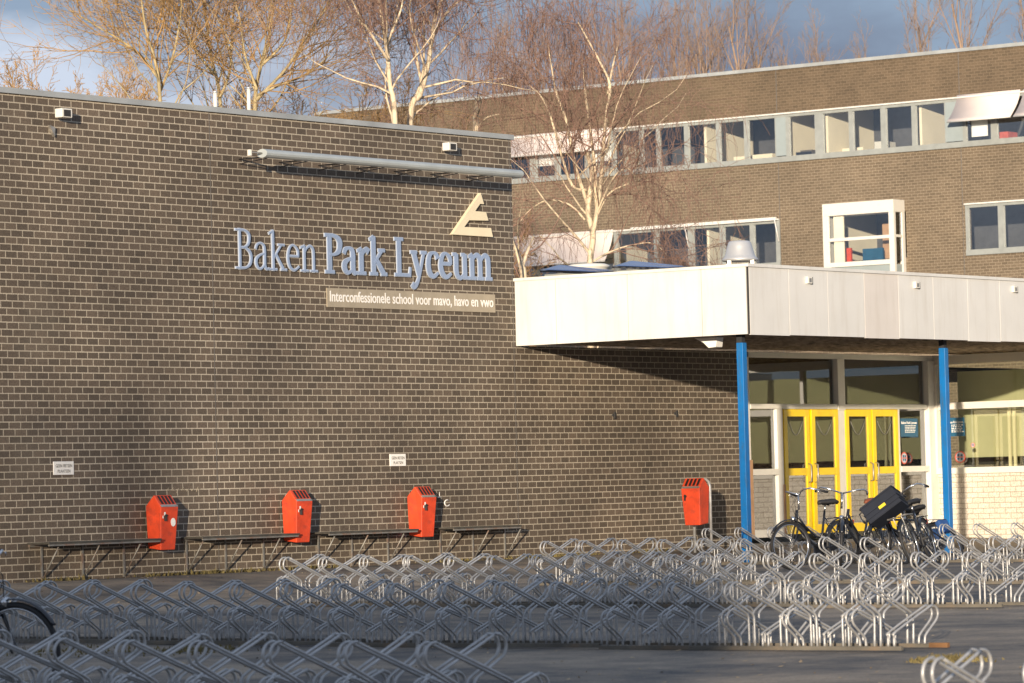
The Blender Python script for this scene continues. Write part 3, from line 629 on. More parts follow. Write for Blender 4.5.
def rack(origin, nper, label, sides=(1, -1), tail=False, rnd=None):
    o = empty('bicycle_rack', origin, RZB, label, 'bicycle rack', 'galvanised bicycle racks in rows on the yard')
    Lr = nper * PER
    for y in (-.02, GAP - .02):
        MB().box(0 if y < 0 or not tail else .12, Lr - .02 if y < 0 or not tail else Lr - .081, y, y + .04, 0, .036).build('rail', 'rail', o, .003)
    if tail: MB().box(Lr - .08, Lr + .10, GAP - .023, GAP + .023, 0, .042).build('rusty_rail_end', 'rust', o, .003)
    for i in range(nper):
        for k, (off, kind, sd) in enumerate(((.05, 'high', 1), (.36, 'high', -1), (.49, 'low', 1), (.18, 'low', -1))):
            if sd not in sides and not (-2 in sides and sd == -1 and kind == 'high' and i % 2 == 0): continue
            h = bpy.data.objects.new('wheel_holder', holder_mesh(kind, sd)); C.objects.link(h); h.parent = o; h.location = (i * PER + off + (rnd.uniform(-.008, .008) if rnd else 0), 0, 0)
            if rnd: h.rotation_euler = (rnd.uniform(-.012, .012), rnd.uniform(-.02, .02), rnd.uniform(-.035, .035))
    return o
rn = random.Random(11)
def row(anchor, spans, labels):
    p = GH(*anchor)
    for (x0px, nper, sides), lab in zip(spans, labels):
        # start of the unit where the row line passes pixel column x0px
        d = ray(x0px, anchor[1]); d.z = 0; n = Vector((d.y, -d.x, 0)); t = -(p - Vector((0, 0, 0))).dot(n) / B.dot(n)
        q = p + B * t; mid = q + B * (nper * PER / 2); z1 = G(mid.x, mid.y) + 0.006
        rack((q.x, q.y, z1), nper, lab, sides, tail=('rusty' in lab), rnd=rn)
def nexts(x0, anchor, n, gap=.06):
    """pixel column where the next unit begins"""
    p = GH(*anchor); d = ray(x0, anchor[1]); nn = Vector((d.y, -d.x, 0)); t = -p.dot(nn) / B.dot(nn); q = p + B * (t + n * PER + gap); return 512 + F * q.x / q.y - (q.x*0)
bothS = (1, -1)
def chain(anchor, start, ns, labels, sides=None):
    spans = []; x = start
    for i, n in enumerate(ns):
        spans.append((x, n, sides[i] if sides else bothS)); x = nexts(x, anchor, n)
    print('row', anchor, [round(s[0]) for s in spans], round(x)); row(anchor, spans, labels)
chain((200, 730), -150, [4, 5], ['grey bike rack in shade at the bottom left corner, beside the black bicycle', 'shaded bike rack at the bottom edge, nearest row, ending below the third bin'])
chain((985, 765), 903, [3], ['sunlit bike rack cut off by the bottom right corner'])
chain((100, 644), -55, [4, 4, 5, 5], ['leftmost bike rack of the second row, behind the black bicycle wheel', 'shaded bike rack of the second row below the leftmost and middle bins', 'half shaded bike rack, third unit of the second row', 'sunlit bike rack at the right end of the second row, rusty rail end'])
chain((460, 607), 276, [4, 4, 4, 4], ['left end bike rack of the third row, below the middle and third bins', 'bike rack of the third row below the brick corner and bare brick wall', 'bike rack of the third row in front of the left blue post and parked bicycles', 'bike rack of the third row at the right picture edge'])
chain((600, 585.5), 536, [5, 3, 3, 4], ['bike rack of the fourth row in front of the bare brick wall', 'one-sided bike rack of the fourth row in front of the two left bicycles', 'one-sided bike rack of the fourth row in front of the crate bicycle', 'bike rack of the fourth row right of the right blue post'], [bothS, (-2,), (-2,), bothS])
chain((760, 565), 697, [5, 6], ['one-sided bike rack of the rear row around the left blue post', 'one-sided bike rack of the rear row near the right blue post'], [(-1,), (-1,)])
# ------------------------------------------------------------------ bicycles
def make_bike(name, label, loc, heading, lean=0.0, r=.33, frame_m='blackpaint', saddle_m='black', steer=0.0, bar='swept', crate=False, bag=False, step=True, ttilt=0.0):
    o = bpy.data.objects.new(name, None); C.objects.link(o); tag(o, label, 'bicycle', 'parked bicycles')
    o.rotation_mode = 'XYZ'
    o.matrix_world = Matrix.Translation(loc) @ Matrix.Rotation(heading, 4, 'Z') @ Matrix.Rotation(lean, 4, 'X') @ Matrix.Diagonal((1.06, 1.06, 1.06, 1))
    wb = 1.08; fx = .54; rx = -.54
    def wheel(x, nm_, par, steerm=None):
        w = MB().torus((0, 0, 0), (0, 1, 0), r - .02, .022, 44, 8).build('tyre', 'black', None)
        hub = empty(nm_); hub.parent = par; hub.location = (x, 0, r)
        if steerm: hub.rotation_euler = (0, 0, steerm)
        w.parent = hub
        MB().torus((0, 0, 0), (0, 1, 0), r - .045, .010, 40, 6, .9).build('rim', 'chrome', hub)
        sp = MB()
        for i in range(28):
            a = 2 * math.pi * i / 28; b = a + (.35 if i % 2 else -.35); yy = .03 if (i // 2) % 2 else -.03
            sp.tube([(.02*math.cos(b), yy, .02*math.sin(b)), ((r-.05)*math.cos(a), 0, (r-.05)*math.sin(a))], .0016, 3, False)
        sp.build('spokes', 'chrome', hub)
        MB().tube([(0, -.05, 0), (0, .05, 0)], .022, 10).build('hub', 'worn', hub)
        return hub
    def P(*a): return a
    fr = MB(); bb = (-.06, 0, r - .06); seat = (-.22, 0, .80); head_t = (.36, 0, .82); head_b = (.40, 0, .62)
    fr.tube([bb, (-.145, 0, .52), seat], .017, 8)
    if step:
        fr.tube([head_b, (.25, 0, .48), (.10, 0, .36), bb], .02, 8); fr.tube([(.37, 0, .76), (.22, 0, .60), (.02, 0, .45), (-.13, 0, .42)], .015, 8)
    else:
        fr.tube([head_b, bb], .02, 8); fr.tube([(.37, 0, .77), (-.20, 0, .74)], .016, 8)
    fr.tube([head_b, head_t], .022, 8)
    for y in (-.05, .05):
        fr.tube([(bb[0], y * .5, bb[2]), (rx, y, r)], .010, 6); fr.tube([(-.20, y * .3, .70), (rx, y, r)], .009, 6)
    fr.build('frame', frame_m, o)
    fk = empty('fork_assembly'); fk.parent = o; fk.location = (fx, 0, 0); fk.name = 'front_assembly'
    fk.rotation_euler = (0, 0, steer)
    hx = lambda v: (v[0] - fx, v[1], v[2])
    f = MB()
    for y in (-.05, .05): f.tube([hx((.41, y * .8, .62)), hx((.43, y, .56)), hx((.50, y, r + .05)), hx((fx, y, r))], [.013, .013, .009, .008], 7)
    f.tube([hx((.405, -.045, .61)), hx((.405, .045, .61))], .014, 6); f.build('fork', frame_m, fk)
    hb2 = MB(); top = 1.03 if bar != 'flat' else .98
    hb2.tube([hx(head_t), hx((.35, 0, top))], .014, 8)
    if bar == 'swept': pth = [(.33, 0, top), (.38, .10, top + .03), (.40, .20, top + .06), (.35, .30, top + .07), (.22, .35, top + .03), (.14, .355, top + .01)]
    else: pth = [(.33, 0, top), (.35, .1, top + .03), (.32, .22, top + .06), (.25, .30, top + .05)]
    for sgn in (1, -1):
        hb2.tube([hx((x, y * sgn, z)) for x, y, z in pth], .012, 8)
    hb2.build('handlebar', 'chrome', fk)
    for sgn in (1, -1):
        e = pth[-1]; e0 = pth[-2]; dv = Vector(hx((e[0], e[1]*sgn, e[2]))) - Vector(hx((e0[0], e0[1]*sgn, e0[2]))); dv.normalize(); q = Vector(hx((e[0], e[1]*sgn, e[2])))
        MB().tube([q - dv * .09, q - dv * .02, q + dv * .04], [.016, .018, .017], 8).build('grip', 'black', fk)
        MB().tube([q - dv * .10 + Vector((.03, 0, -.01)), q + Vector((.05, 0, -.025))], .006, 5).build('brake_lever', 'chrome', fk)
    MB().tube([hx((.37, .02, top)), hx((.44, .03, top - .10)), hx((.43, .04, .62)), hx((.47, .05, .50))], .004, 4).tube([hx((.37, -.02, top)), hx((.46, -.02, top - .16)), hx((.38, -.02, .66))], .004, 4).build('brake_cable', 'black', fk)
    MB().lathe([(0, 0), (.03, .005), (.038, .05), (.0, .055)], n=14).build('headlight', 'chrome', fk).matrix_basis = Matrix.Translation(hx((.44, 0, .70))) @ Matrix.Rotation(R(90), 4, 'Y')
    w = wheel(0, 'front_wheel', fk); wheel(rx, 'rear_wheel', o)
    def guard(cx, a0, a1, par):
        g = MB(); n = 16; vs = []
        for i in range(n + 1):
            a = R(a0 + (a1 - a0) * i / n); rr = r + .025
            for y, d in ((-.03, -.008), (0, .006), (.03, -.008)): vs.append((cx + (rr + d) * math.cos(a), y, r + (rr + d) * math.sin(a)))
        fs = [(i*3+j, i*3+j+1, (i+1)*3+j+1, (i+1)*3+j) for i in range(n) for j in range(2)]; g.add(vs, fs, True); ob = g.build('mudguard', frame_m, par)
        md = ob.modifiers.new('t', 'SOLIDIFY'); md.thickness = .003
    guard(0, 30, 150, fk); guard(rx, 20, 200, o)
    MB().tube([seat, (-.25, 0, .90)], .013, 8).build('seat_post', 'chrome', o)
    sv = []; 
    for x, wd, z in ((-.43, .10, .945), (-.38, .13, .96), (-.30, .125, .955), (-.22, .075, .95), (-.13, .04, .945), (-.09, .012, .93)):
        for y, dz in ((-1, -.035), (-.6, 0), (0, .008), (.6, 0), (1, -.035)): sv.append((x, y * wd, z + dz))
    fs = [(i*5+j, (i+1)*5+j, (i+1)*5+j+1, i*5+j+1) for i in range(5) for j in range(4)]
    so = MB().add(sv, fs, True).build('saddle', saddle_m, o); md = so.modifiers.new('t', 'SOLIDIFY'); md.thickness = .05; md.offset = -1
    rk = MB()
    for y in (-.06, .06): rk.tube([(-.26, y * .4, .68), (-.36, y, .70), (-.76, y, .70)], .006, 5); rk.tube([(-.62, y, .70), (rx, y, r)], .006, 5)
    for x in (-.4, -.5, -.6, -.7): rk.tube([(x, -.06, .70), (x, .06, .70)], .005, 5)
    rk.build('luggage_carrier', frame_m, o)
    MB().prism([(.02, -.055, bb[2] + .07), (.02, -.055, bb[2] - .08), (-.14, -.055, bb[2] - .09), (rx - .05, -.055, r - .05), (rx - .05, -.055, r + .05), (-.14, -.055, bb[2] + .09)], (0, .02, 0)).build('chain_guard', frame_m, o, .01)
    for sgn, an in ((1, .6), (-1, .6 + math.pi)):
        c = Vector(bb); e = c + Vector((.165 * math.cos(an), .09 * sgn, .165 * math.sin(an)))
        MB().tube([c + Vector((0, .07 * sgn, 0)), e], .008, 6).box(e.x - .045, e.x + .045, min(e.y, e.y + .09 * sgn), max(e.y, e.y + .09 * sgn), e.z - .012, e.z + .012).build('pedal', 'black', o)
    MB().box(-.79, -.77, -.03, .03, .60, .66).build('rear_light', 'red', o)
    MB().tube([(-.08, .06, r - .05), (-.1, .16, .02)], .009, 6).build('kickstand', 'worn', o)
    if crate:
        c = empty('bicycle_crate', (0, 0, 0)); c.parent = o; c['label'] = 'charcoal plastic crate on the front carrier'
        c.location = (.66, 0, .78); ww, dd, hh_ = .19, .27, .28; c.location.y = -.12; c.rotation_euler = (R(20), R(-14), 0)
        MB().box(-ww+.0, ww, -dd, dd, 0, .015).box(-ww, -ww+.015, -dd, dd, .015, hh_).box(ww-.015, ww, -dd, dd, .015, hh_).box(-ww+.015, ww-.015, -dd, -dd+.015, .015, hh_).box(-ww+.015, ww-.015, dd-.015, dd, .015, hh_).build('shell', 'crate', c, .006)
        ribs = MB()
        for z in (.06, .13, hh_ - .03): ribs.box(-ww-.012, ww+.012, -dd-.012, -dd-.001, z, z+.018).box(-ww-.012, ww+.012, dd+.001, dd+.012, z, z+.018).box(-ww-.012, -ww-.001, -dd, dd, z, z+.018).box(ww+.001, ww+.012, -dd, dd, z, z+.018)
        ribs.build('rib', 'crate', c)
        MB().box(ww+.0125, ww+.018, -dd*.15, dd*.25, .082, .125).box(-ww*.1, ww*.4, -dd-.0185, -dd-.013, .085, .115).build('sticker', 'sticker', c)
        cr = MB()
        for y in (-.12, -.04, .04, .12): cr.tube([(.40, y, .725), (.84, y, .725)], .007, 5)
        cr.tube([(.40, -.13, .72), (.84, -.13, .72), (.84, .13, .72), (.40, .13, .72)], .009, 5)
        for y in (-.06, .06): cr.tube([(.80, y, .72), (fx, y, r + .02)], .007, 5)
        cr.build('front_carrier', 'worn', o)
    if bag:
        MB().prism([(-.64, -.15, .44), (-.46, -.15, .42), (-.45, -.15, .64), (-.66, -.15, .64)], (0, .09, 0)).build('pannier', 'bluebag', o, .02)
        MB().prism([(-.64, .07, .44), (-.46, .07, .42), (-.45, .07, .64), (-.66, .07, .64)], (0, .09, 0)).build('pannier', 'bluebag', o, .02)
    return o
def gp(px, Y):
    x = (px - 512) * Y / F; return Vector((x, Y, G(x, Y)))
ha = TH + math.pi          # heading -A : front wheel towards the camera
def bike_at(px_front, Y, hd, **k):
    p = gp(px_front, Y); c = p - Vector((math.cos(hd), math.sin(hd), 0)) * .54
    z = G(c.x, c.y); return (c.x, c.y, z)
make_bike('bicycle', 'black step-through bicycle with black saddle, leftmost of those by the yellow doors', bike_at(788, 58.6, ha - .16), ha - .16, lean=R(4), steer=R(-14), r=.335)
make_bike('bicycle', 'black bicycle with reddish brown saddle and wide handlebar by the yellow doors', bike_at(834, 58.6, ha + .04), ha + .04, lean=R(-5), saddle_m='brown', steer=R(32), r=.335)
make_bike('bicycle', 'tilted black bicycle carrying a charcoal plastic crate in front', bike_at(911, 58.4, ha + .3), ha + .3, lean=R(16), steer=R(-5), crate=True, r=.335)
make_bike('bicycle', 'black bicycle with blue panniers leaning over beside the right blue post', bike_at(899, 60.4, ha - .2), ha - .2, lean=R(34), steer=R(20), bag=True, step=False, r=.335)
pL = GH(16, 704)
hdL = RZB + R(6); c = pL - Vector((math.cos(hdL), math.sin(hdL), 0)) * .54
make_bike('bicycle', 'black bicycle cut off by the left picture edge, in the foreground shade', (c.x, c.y, G(c.x, c.y)), hdL, lean=R(3), steer=R(5), bar='flat', r=.35)
# ------------------------------------------------------------------ far classroom wing
Pw = depth_pt(960, 200, 135.0); Pw.z = 0
def WC(px, py, out=0.0):
    p = hit(px, py, Pw - A * out, A); return (p - Pw).dot(B), p.z
cw = empty('classroom_wing', Pw, RZB, 'tall tan brick classroom block with window bands, far right behind the canopy', 'building')
XC = lambda px, py=150: WC(px, py)[0]
hR = (WC(640, 79.5)[1] + WC(1024, 42.5)[1]) / 2
print('wing top', WC(640, 79.5)[1], WC(1024, 42.5)[1], 'win', WC(900, 104.3)[1], WC(644, 127.3)[1], WC(900, 151)[1], WC(673, 168)[1], 'low', WC(632, 229)[1], WC(777, 218.7)[1], WC(1000, 203)[1], WC(1000, 250.5)[1])
u1 = (WC(900, 104.3)[1] + WC(644, 127.3)[1]) / 2; u0 = (WC(900, 151)[1] + WC(673, 168)[1]) / 2
l1 = u1 - (WC(777, 113.5)[1] - WC(777, 218.7)[1]); l0 = l1 - (u1 - u0)
print('u', u1, u0, 'l', l1, l0)
xa, xb = -28.0, XC(1024) + 6.0
XI = lambda p: XC(p)
# brick bands
gapsL = [(XI(513) - 8, XI(778)), (XI(822), XI(904)), (XI(964), xb)]
MB().box(xa, xb, 0, .35, u1, hR - .12).build('parapet_wall', 'brick_top', cw)
MB().box(xa, xb, 0, .35, l1, u0).build('wall', 'brick_far', cw)
MB().box(xa, xb, 0, .35, -.2, l0).build('wall', 'brick_far', cw)
ed = [xa] + [v for g in gapsL for v in g]
for a, b in ((xa, gapsL[0][0]), (gapsL[0][1], gapsL[1][0]), (gapsL[1][1], gapsL[2][0])):
    MB().box(a, b, 0, .35, l0, l1).build('wall', 'brick_far', cw)
MB().box(xa, XI(500), 0, .35, u0, u1).build('wall', 'brick_far', cw)
MB().box(xa - .05, xb + .05, -.06, 12, hR - .12, hR).build('roof_trim', 'coping', cw)
MB().box(xa, xa + .3, .351, 12, 0, hR - .12).box(xb - .3, xb, .351, 12, 0, hR - .12).build('side_wall', 'brick_far', cw)
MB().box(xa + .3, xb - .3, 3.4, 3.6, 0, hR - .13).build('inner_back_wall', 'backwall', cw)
for z in (l0 - .9, u0 - .9, u1 + .55): MB().box(xa + .3, xb - .3, .36, 3.4, z - .3, z).build('floor_slab', 'floor', cw)
for px in (590, 700, 780, 822, 916): MB().box(XI(px) - .05, XI(px) + .05, .36, 3.4, 4.0, hR - .3).build('partition', 'plaster', cw)
rr = random.Random(8)
for k in range(16):
    px = rr.uniform(660, 1010); x = XI(px); z = u0 - .9; MB().box(x, x + rr.uniform(.3, .9), rr.uniform(.7, 1.2), 1.5, z, z + rr.uniform(.95, 1.35)).build('furniture', rr.choice(['plaster', 'crate', 'roundred', 'white', 'floor']), cw)
for px in (778, 961):
    for z0, z1 in ((u1 + .06, hR - .13), (l0 - 5, u0 - .06)): MB().box(XI(px) - .012, XI(px) + .012, -.006, .01, z0, z1).build('expansion_joint', 'floor', cw)
def band(mulls, z0, z1, x0, x1, nm_='window_band', m='greyframe', panels=()):
    fr = MB().box(x0, x1, -.05, .1, z1 - .09, z1 + .05).box(x0, x1, -.08, .1, z0 - .08, z0 + .11)
    for a, b in mulls: fr.box(a, b, -.045, .1, z0 + .11, z1 - .09)
    f = fr.build(nm_, m, cw)
    MB().box(x0, x1, .02, .03, z0 + .1, z1 - .05).build('pane', 'glass_far', f)
    for a, b in panels: MB().box(a, b, -.052, .05, z0 + .14, z1 - .09).build('infill_panel', 'palepanel', f)
    MB().box(x0, x1, -.14, -.051, z1 + .01, z1 + .06).build('cornice', 'fascia', f)
mu = [(657, 660), (685, 689), (717, 720.5), (745, 749), (776, 777), (787, 790), (816, 824), (850, 854), (882, 887), (913, 917), (946, 947), (964, 967), (992, 998)]
mu2 = [(530, 536), (555, 559), (585, 593), (612, 615), (640, 643)]
band([(XI(a), XI(b)) for a, b in mu + mu2] + [(XI(1024) + 1.2, XI(1024) + 1.4), (XI(1024)+2.6, XI(1024)+2.75)], u0, u1, XI(500), xb, panels=[(XI(777), XI(787)), (XI(947), XI(964))])
band([(XI(a), XI(b)) for a, b in ((530, 536), (555, 559), (585, 593), (612, 615), (652, 656), (686, 691), (718, 722), (748, 752), (774, 778))], l0, l1, gapsL[0][0], gapsL[0][1])
band([(XI(964), XI(966.5)), (XI(996.5), XI(1002)), (XI(1024) + .4, XI(1024) + .55), (XI(1024) + 2, XI(1024) + 2.15)], l0 + .0, WC(1000, 203)[1], gapsL[2][0], xb)
# blinds in some far windows
MB().box(XI(537), XI(555), .08, .1, u0 + .5, u1 - .2).box(XI(593), XI(612), .08, .1, u0 + .5, u1 - .1).box(XI(971), XI(987), .08, .1, u0 + .25, u0 + .95).build('roller_blind', 'letter_white', cw)
# awnings of the wing
def awning(px0, px1, z1, drop, out, parent=cw):
    a, b = XI(px0), XI(px1); n = 8; vs = []
    for i in range(n + 1):
        t = i / n; y = -.06 - out * math.sin(t * math.pi / 2) ** 1.0 * 1.0; z = z1 - drop * (1 - math.cos(t * math.pi / 2)) 
        t2 = t; y = -.06 - out * (t2 ** 1.7) * .97; z = z1 - drop * t2
        vs += [(a, y, z), (b, y, z)]
    fs = [(2*i, 2*i+1, 2*i+3, 2*i+2) for i in range(n)]
    o = MB().add(vs, fs, True).build('awning', 'awning', parent); md = o.modifiers.new('t', 'SOLIDIFY'); md.thickness = .015
    MB().tube([(a, -.06 - out * .97, z1 - drop), (b, -.06 - out * .97, z1 - drop)], .03, 6).build('front_bar', 'fascia', o)
    for x in (a + .05, b - .05): MB().tube([(x, -.05, z1 - drop * .9), (x, -.06 - out * .97, z1 - drop)], .02, 5).build('arm', 'blackpaint', o)
awning(959.5, 1023, u1 + .12, .95, .75); awning(1026, 1085, u1 + .12, .95, .75)
awning(505, 612, u1 + .1, .8, .5); awning(505, 612, l1 + .1, 1.15, .6)
# rolled awning cassette on lower band
MB().box(XI(632), XI(777), -.22, -.145, l1 + .0, l1 + .11).build('awning_cassette', 'fascia', cw)
for px in (686, 776): MB().tube([(XI(px), -.22, l1), (XI(px) + .1, -.14, l1 - .75)], .025, 5).build('awning_arm', 'fascia', cw)
# bay window
bp_ = .75
BA = lambda px, py: WC(px, py, bp_)
x0, zt0 = BA(822, 204); x1, zt1 = BA(893, 199.5); zt_ = (zt0 + zt1) / 2; zb_ = BA(822, 269)[1]
print('bay', x0, x1, zt_, zb_)
bay = MB().box(x0, x1, -bp_, .0, zt_ - .42, zt_)
bay.box(x0, x0 + .22, -bp_, -bp_ + .12, zb_, zt_ - .42).box(x1 - .2, x1, -bp_, -bp_ + .14, zb_ - .6, zt_ - .42).box(x0, x0 + .1, -bp_ + .121, 0, zb_, zt_ - .42).box(x1 - .12, x1, -.18, 0, zb_ - .6, zt_ - .42)
zm = BA(858, 238.5)[1]; bay.box(x0 + .22, x1 - .2, -bp_, -bp_ + .1, zm - .05, zm + .06).box(x1 - .11, x1 - .01, -bp_ + .141, -.181, zm - .02, zm + .07)
zlow = BA(858, 263)[1]; bay.box(x0 + .22, x1 - .2, -bp_ - .02, -bp_ + .1, zlow - .1, zlow + .06)
bo = bay.build('bay_window', 'white', cw, .006)
MB().box(x0 + .2, x1 - .18, -bp_ + .04, -bp_ + .05, zlow, zt_ - .4).box(x1 - .07, x1 - .06, -bp_ + .1, -.1, zlow, zt_ - .4).build('pane', 'glass_far', bo)
MB().box(x0 + .05, x1 - .05, -bp_ + .06, -.0, zb_ - .7, zlow - .1).build('infill_panel', 'palepanel', bo)
MB().box(x0 + .35, x0 + .75, -bp_ + .15, -bp_ + .2, zlow, zt_ - .45).build('curtain', 'plaster', bo)
MB().box(x0 + 1.75, x0 + 2.2, .3, .7, zlow - .2, zlow + 1.35).build('wooden_cupboard', 'plywood', bo); MB().box(x0 + 1.3, x0 + 2.1, -.3, -.2, zlow - .1, zlow + .5).build('monitor', 'poster', bo)
MB().box(x0 + .78, x0 + .95, -.5, -.4, zlow - .1, zlow + .55).build('red_folder', 'red', bo)
# ------------------------------------------------------------------ trees
def tree_mesh(seed, Hh, style):
    rg = random.Random(seed); tr = MB(); tw = MB(); cnt = [0]
    def rv(k=1.0): return Vector((rg.gauss(0, k), rg.gauss(0, k), rg.gauss(0, k)))
    def branch(p, d, L, r, lv):
        maxlv = 4
        n = max(3, int(L / (.35 if lv > 1 else .6))); n = min(n, 12)
        pts = [p.copy()]; rs = [r]; q = p.copy(); dd = d.normalized()
        for i in range(n):
            wob = .10 if lv < 2 else .16
            dd = dd + rv(wob)
            if style == 'birch': dd += Vector((0, 0, .05 if lv < 2 else (-.02 if lv == 2 else -.12)))
            elif style == 'poplar': dd += Vector((0, 0, .12))
            else: dd += Vector((0, 0, .07 if lv < 3 else .02))
            dd.normalize(); q = q + dd * (L / n); pts.append(q.copy()); rs.append(max(.005, r * (1 - .75 * (i + 1) / n)))
        (tr if lv <= 2 and r > .02 else tw).tube(pts, rs, 7 if lv == 0 else (5 if lv == 1 else 3), lv < 2)
        cnt[0] += 1
        if lv >= maxlv: return
        if style == 'birch': nch = [9, 9, 8, 5][lv]
        elif style == 'poplar': nch = [16, 6, 5, 3][lv]
        else: nch = [7, 8, 7, 6][lv]
        for k in range(nch):
            t = (.25 if lv == 0 else .15) + (.97 - (.25 if lv == 0 else .15)) * (k + rg.random()) / nch
            i = min(n - 1, int(t * n)); f = t * n - i; bp = pts[i].lerp(pts[i+1], f); bd = (pts[i+1] - pts[i]).normalized()
            perp = bd.cross(rv()).normalized()
            ang = {'birch': (.5, .65, .9, .8), 'poplar': (.30, .35, .45, .5), 'ash': (.55, .65, .7, .8)}[style][lv] * rg.uniform(.7, 1.25)
            nd = bd * math.cos(ang) + perp * math.sin(ang)
            sc_ = {'birch': (.52, .5, .45, .8), 'poplar': (.30, .5, .5, .6), 'ash': (.6, .52, .48, .55)}[style][lv]
            Lc = L * sc_ * rg.uniform(.6, 1.15) * (1.15 - .5 * t)
            branch(bp, nd, Lc, max(.006, rs[i] * (.6 if lv < 2 else .5)), lv + 1)
        if style == 'birch' and lv in (1, 2, 3):   # hanging twigs
            for k in range([0, 16, 9, 3][lv]):
                t = rg.uniform(.3, 1); i = min(n - 1, int(t * n)); bp = pts[i]; h = rg.uniform(.5, 1.5); dx = rv(.12); dx.z = 0
                tw.tube([bp, bp + dx * 1.2 + Vector((0, 0, -h * .35)), bp + dx * 2 + Vector((0, 0, -h))], [.007, .006, .004], 3, False)
    return branch, tr, tw, rg
def single_tree(name, seed, Hh, style, loc, label, mats, stems=((0, 0),), r0=.16, group=None, fork=0.3):
    branch, tr, tw, rg = tree_mesh(seed, Hh, style)
    for sx, sy in stems:
        d = Vector((sx, sy, 1)); branch(Vector((0, 0, 0)), d, Hh * (.78 if style != 'poplar' else .95), r0, 0)
    o = empty(name, loc, 0, label, 'tree', group)
    tr.build('trunk', mats[0], o); tw.build('crown', mats[1], o)
    print(name, len(tr.f), len(tw.f)); return o
def tpos(px, Y, zoff=0.1):
    return Vector(((px - 512) * Y / F, Y, zoff))
def guided_birch(name, Y, limbs, label, seed, dens=1.0, group='bare birches', twm='birch_twig', hang=True, rt=.11, TL=3.0):
    """limbs: pixel polylines at depth Y give the main stems; side branches grow from them"""
    rg = random.Random(seed); tr = MB(); tw = MB(); pxm = F / Y; base = None; o = None
    def w(px, py, dy=0): 
        p = depth_pt(px, py, Y + dy); return p
    base = w(limbs[0][0][0][0], limbs[0][0][0][1]); base = Vector((base.x, base.y, 0.1))
    def rv(k=1.0): return Vector((rg.gauss(0, k), rg.gauss(0, k), rg.gauss(0, k)))
    def sub(p, d, L, r, lv):
        n = max(3, min(7, int(L / .3))); pts = [p]; rs = [r]; q = p.copy(); dd = d.normalized()
        for i in range(n):
            dd = dd + rv(.15) + Vector((0, 0, (.04, -.05, -.14)[lv] if hang else .05)); dd.normalize(); q = q + dd * L / n; pts.append(q); rs.append(max(.0045, r * (1 - .8 * (i + 1) / n)))
        (tr if (lv == 0 and r > .022) else tw).tube(pts, rs, 4 if lv == 0 else 3, False)
        if lv < 2:
            for k in range(int((5, 4)[lv] * dens)):
                t = rg.uniform(.2, 1); i = min(n - 1, int(t * n)); perp = (pts[i+1] - pts[i]).normalized().cross(rv()).normalized(); bd = (pts[i+1] - pts[i]).normalized()
                a = rg.uniform(.4, .9); sub(pts[i], bd * math.cos(a) + perp * math.sin(a), L * rg.uniform(.35, .65), max(.005, rs[i] * .55), lv + 1)
        if hang:
            for k in range((2, 2, 1)[lv]):
                i = rg.randint(1, n); h = rg.uniform(.3, 1.1); dx = rv(.12); dx.z = 0
                tw.tube([pts[i], pts[i] + dx * 1.2 + Vector((0, 0, -h * .4)), pts[i] + dx * 1.8 + Vector((0, 0, -h))], [.005, .004, .003], 3, False)
    for pxs, r0, r1, nb in limbs:
        dy = 0 if r0 > rt * .9 else rg.uniform(-1.2, 1.2); n = len(pxs)
        raw = [w(x, y, dy * (i / (n - 1))) - base for i, (x, y) in enumerate(pxs)]
        pts = [Vector(p) for p in smooth_path([tuple(p) for p in raw], 4)]; m = len(pts)
        rs = [r0 + (r1 - r0) * i / (m - 1) for i in range(m)]
        tr.tube(pts, rs, 7, True)
        for k in range(int(nb * dens)):
            t = .12 + .88 * (k + rg.random()) / (nb * dens); i = min(m - 2, int(t * (m - 1))); bd = (pts[i+1] - pts[i]).normalized(); perp = bd.cross(rv()).normalized(); a = rg.uniform(.5, 1.0)
            sub(pts[i], bd * math.cos(a) + perp * math.sin(a), rg.uniform(.7, 1.3) * TL * (1.05 - .5 * t), max(.012, rs[i] * .5), 0)
    o = empty(name, base, 0, label, 'tree', group)
    tr.build('trunk', 'birch' if twm == 'birch_twig' else 'bark', o); tw.build('crown', twm, o); print(name, len(tr.f), len(tw.f)); return o
# the white multi-stemmed birch behind the canopy
LB = [([(592, 545), (592, 400), (590, 300), (590, 262), (593, 235), (588, 210), (592, 175), (586, 150)], .10, .05, 5),
      ([(593, 235), (600, 190), (603, 150), (607, 110), (610, 85), (600, 62), (588, 40), (578, 22)], .055, .014, 18),
      ([(608, 95), (612, 70), (618, 45)], .04, .012, 8),
      ([(588, 205), (575, 165), (566, 120), (556, 92), (552, 70), (548, 45)], .05, .012, 16),
      ([(586, 190), (572, 185), (560, 150), (550, 115), (540, 95), (528, 85)], .04, .011, 14),
      ([(597, 210), (594, 160), (588, 115), (584, 80), (582, 60)], .05, .012, 10),
      ([(593, 225), (608, 195), (625, 185), (645, 178)], .028, .010, 12), ([(596, 215), (612, 180), (626, 168), (634, 175)], .028, .009, 10),
      ([(585, 220), (570, 205), (548, 200), (530, 210), (520, 222)], .026, .009, 12), ([(592, 262), (610, 252), (632, 245), (655, 244), (672, 262)], .028, .009, 14)]
guided_birch('birch_tree', 95, LB, 'white multi-stemmed bare birch rising behind the canopy', 3, .95)
LB2 = [([(396, 545), (396, 300), (395, 122), (390, 85), (387, 50), (382, 20), (378, -10), (375, -45)], .08, .025, 16), ([(388, 60), (375, 40), (362, 20), (352, 0), (345, -20)], .038, .011, 10), ([(386, 45), (395, 25), (402, 5), (404, -20)], .038, .011, 10)]
guided_birch('birch_tree', 92, LB2, 'bare birch with straight white trunk behind the middle of the hall roof', 5, 1.0)
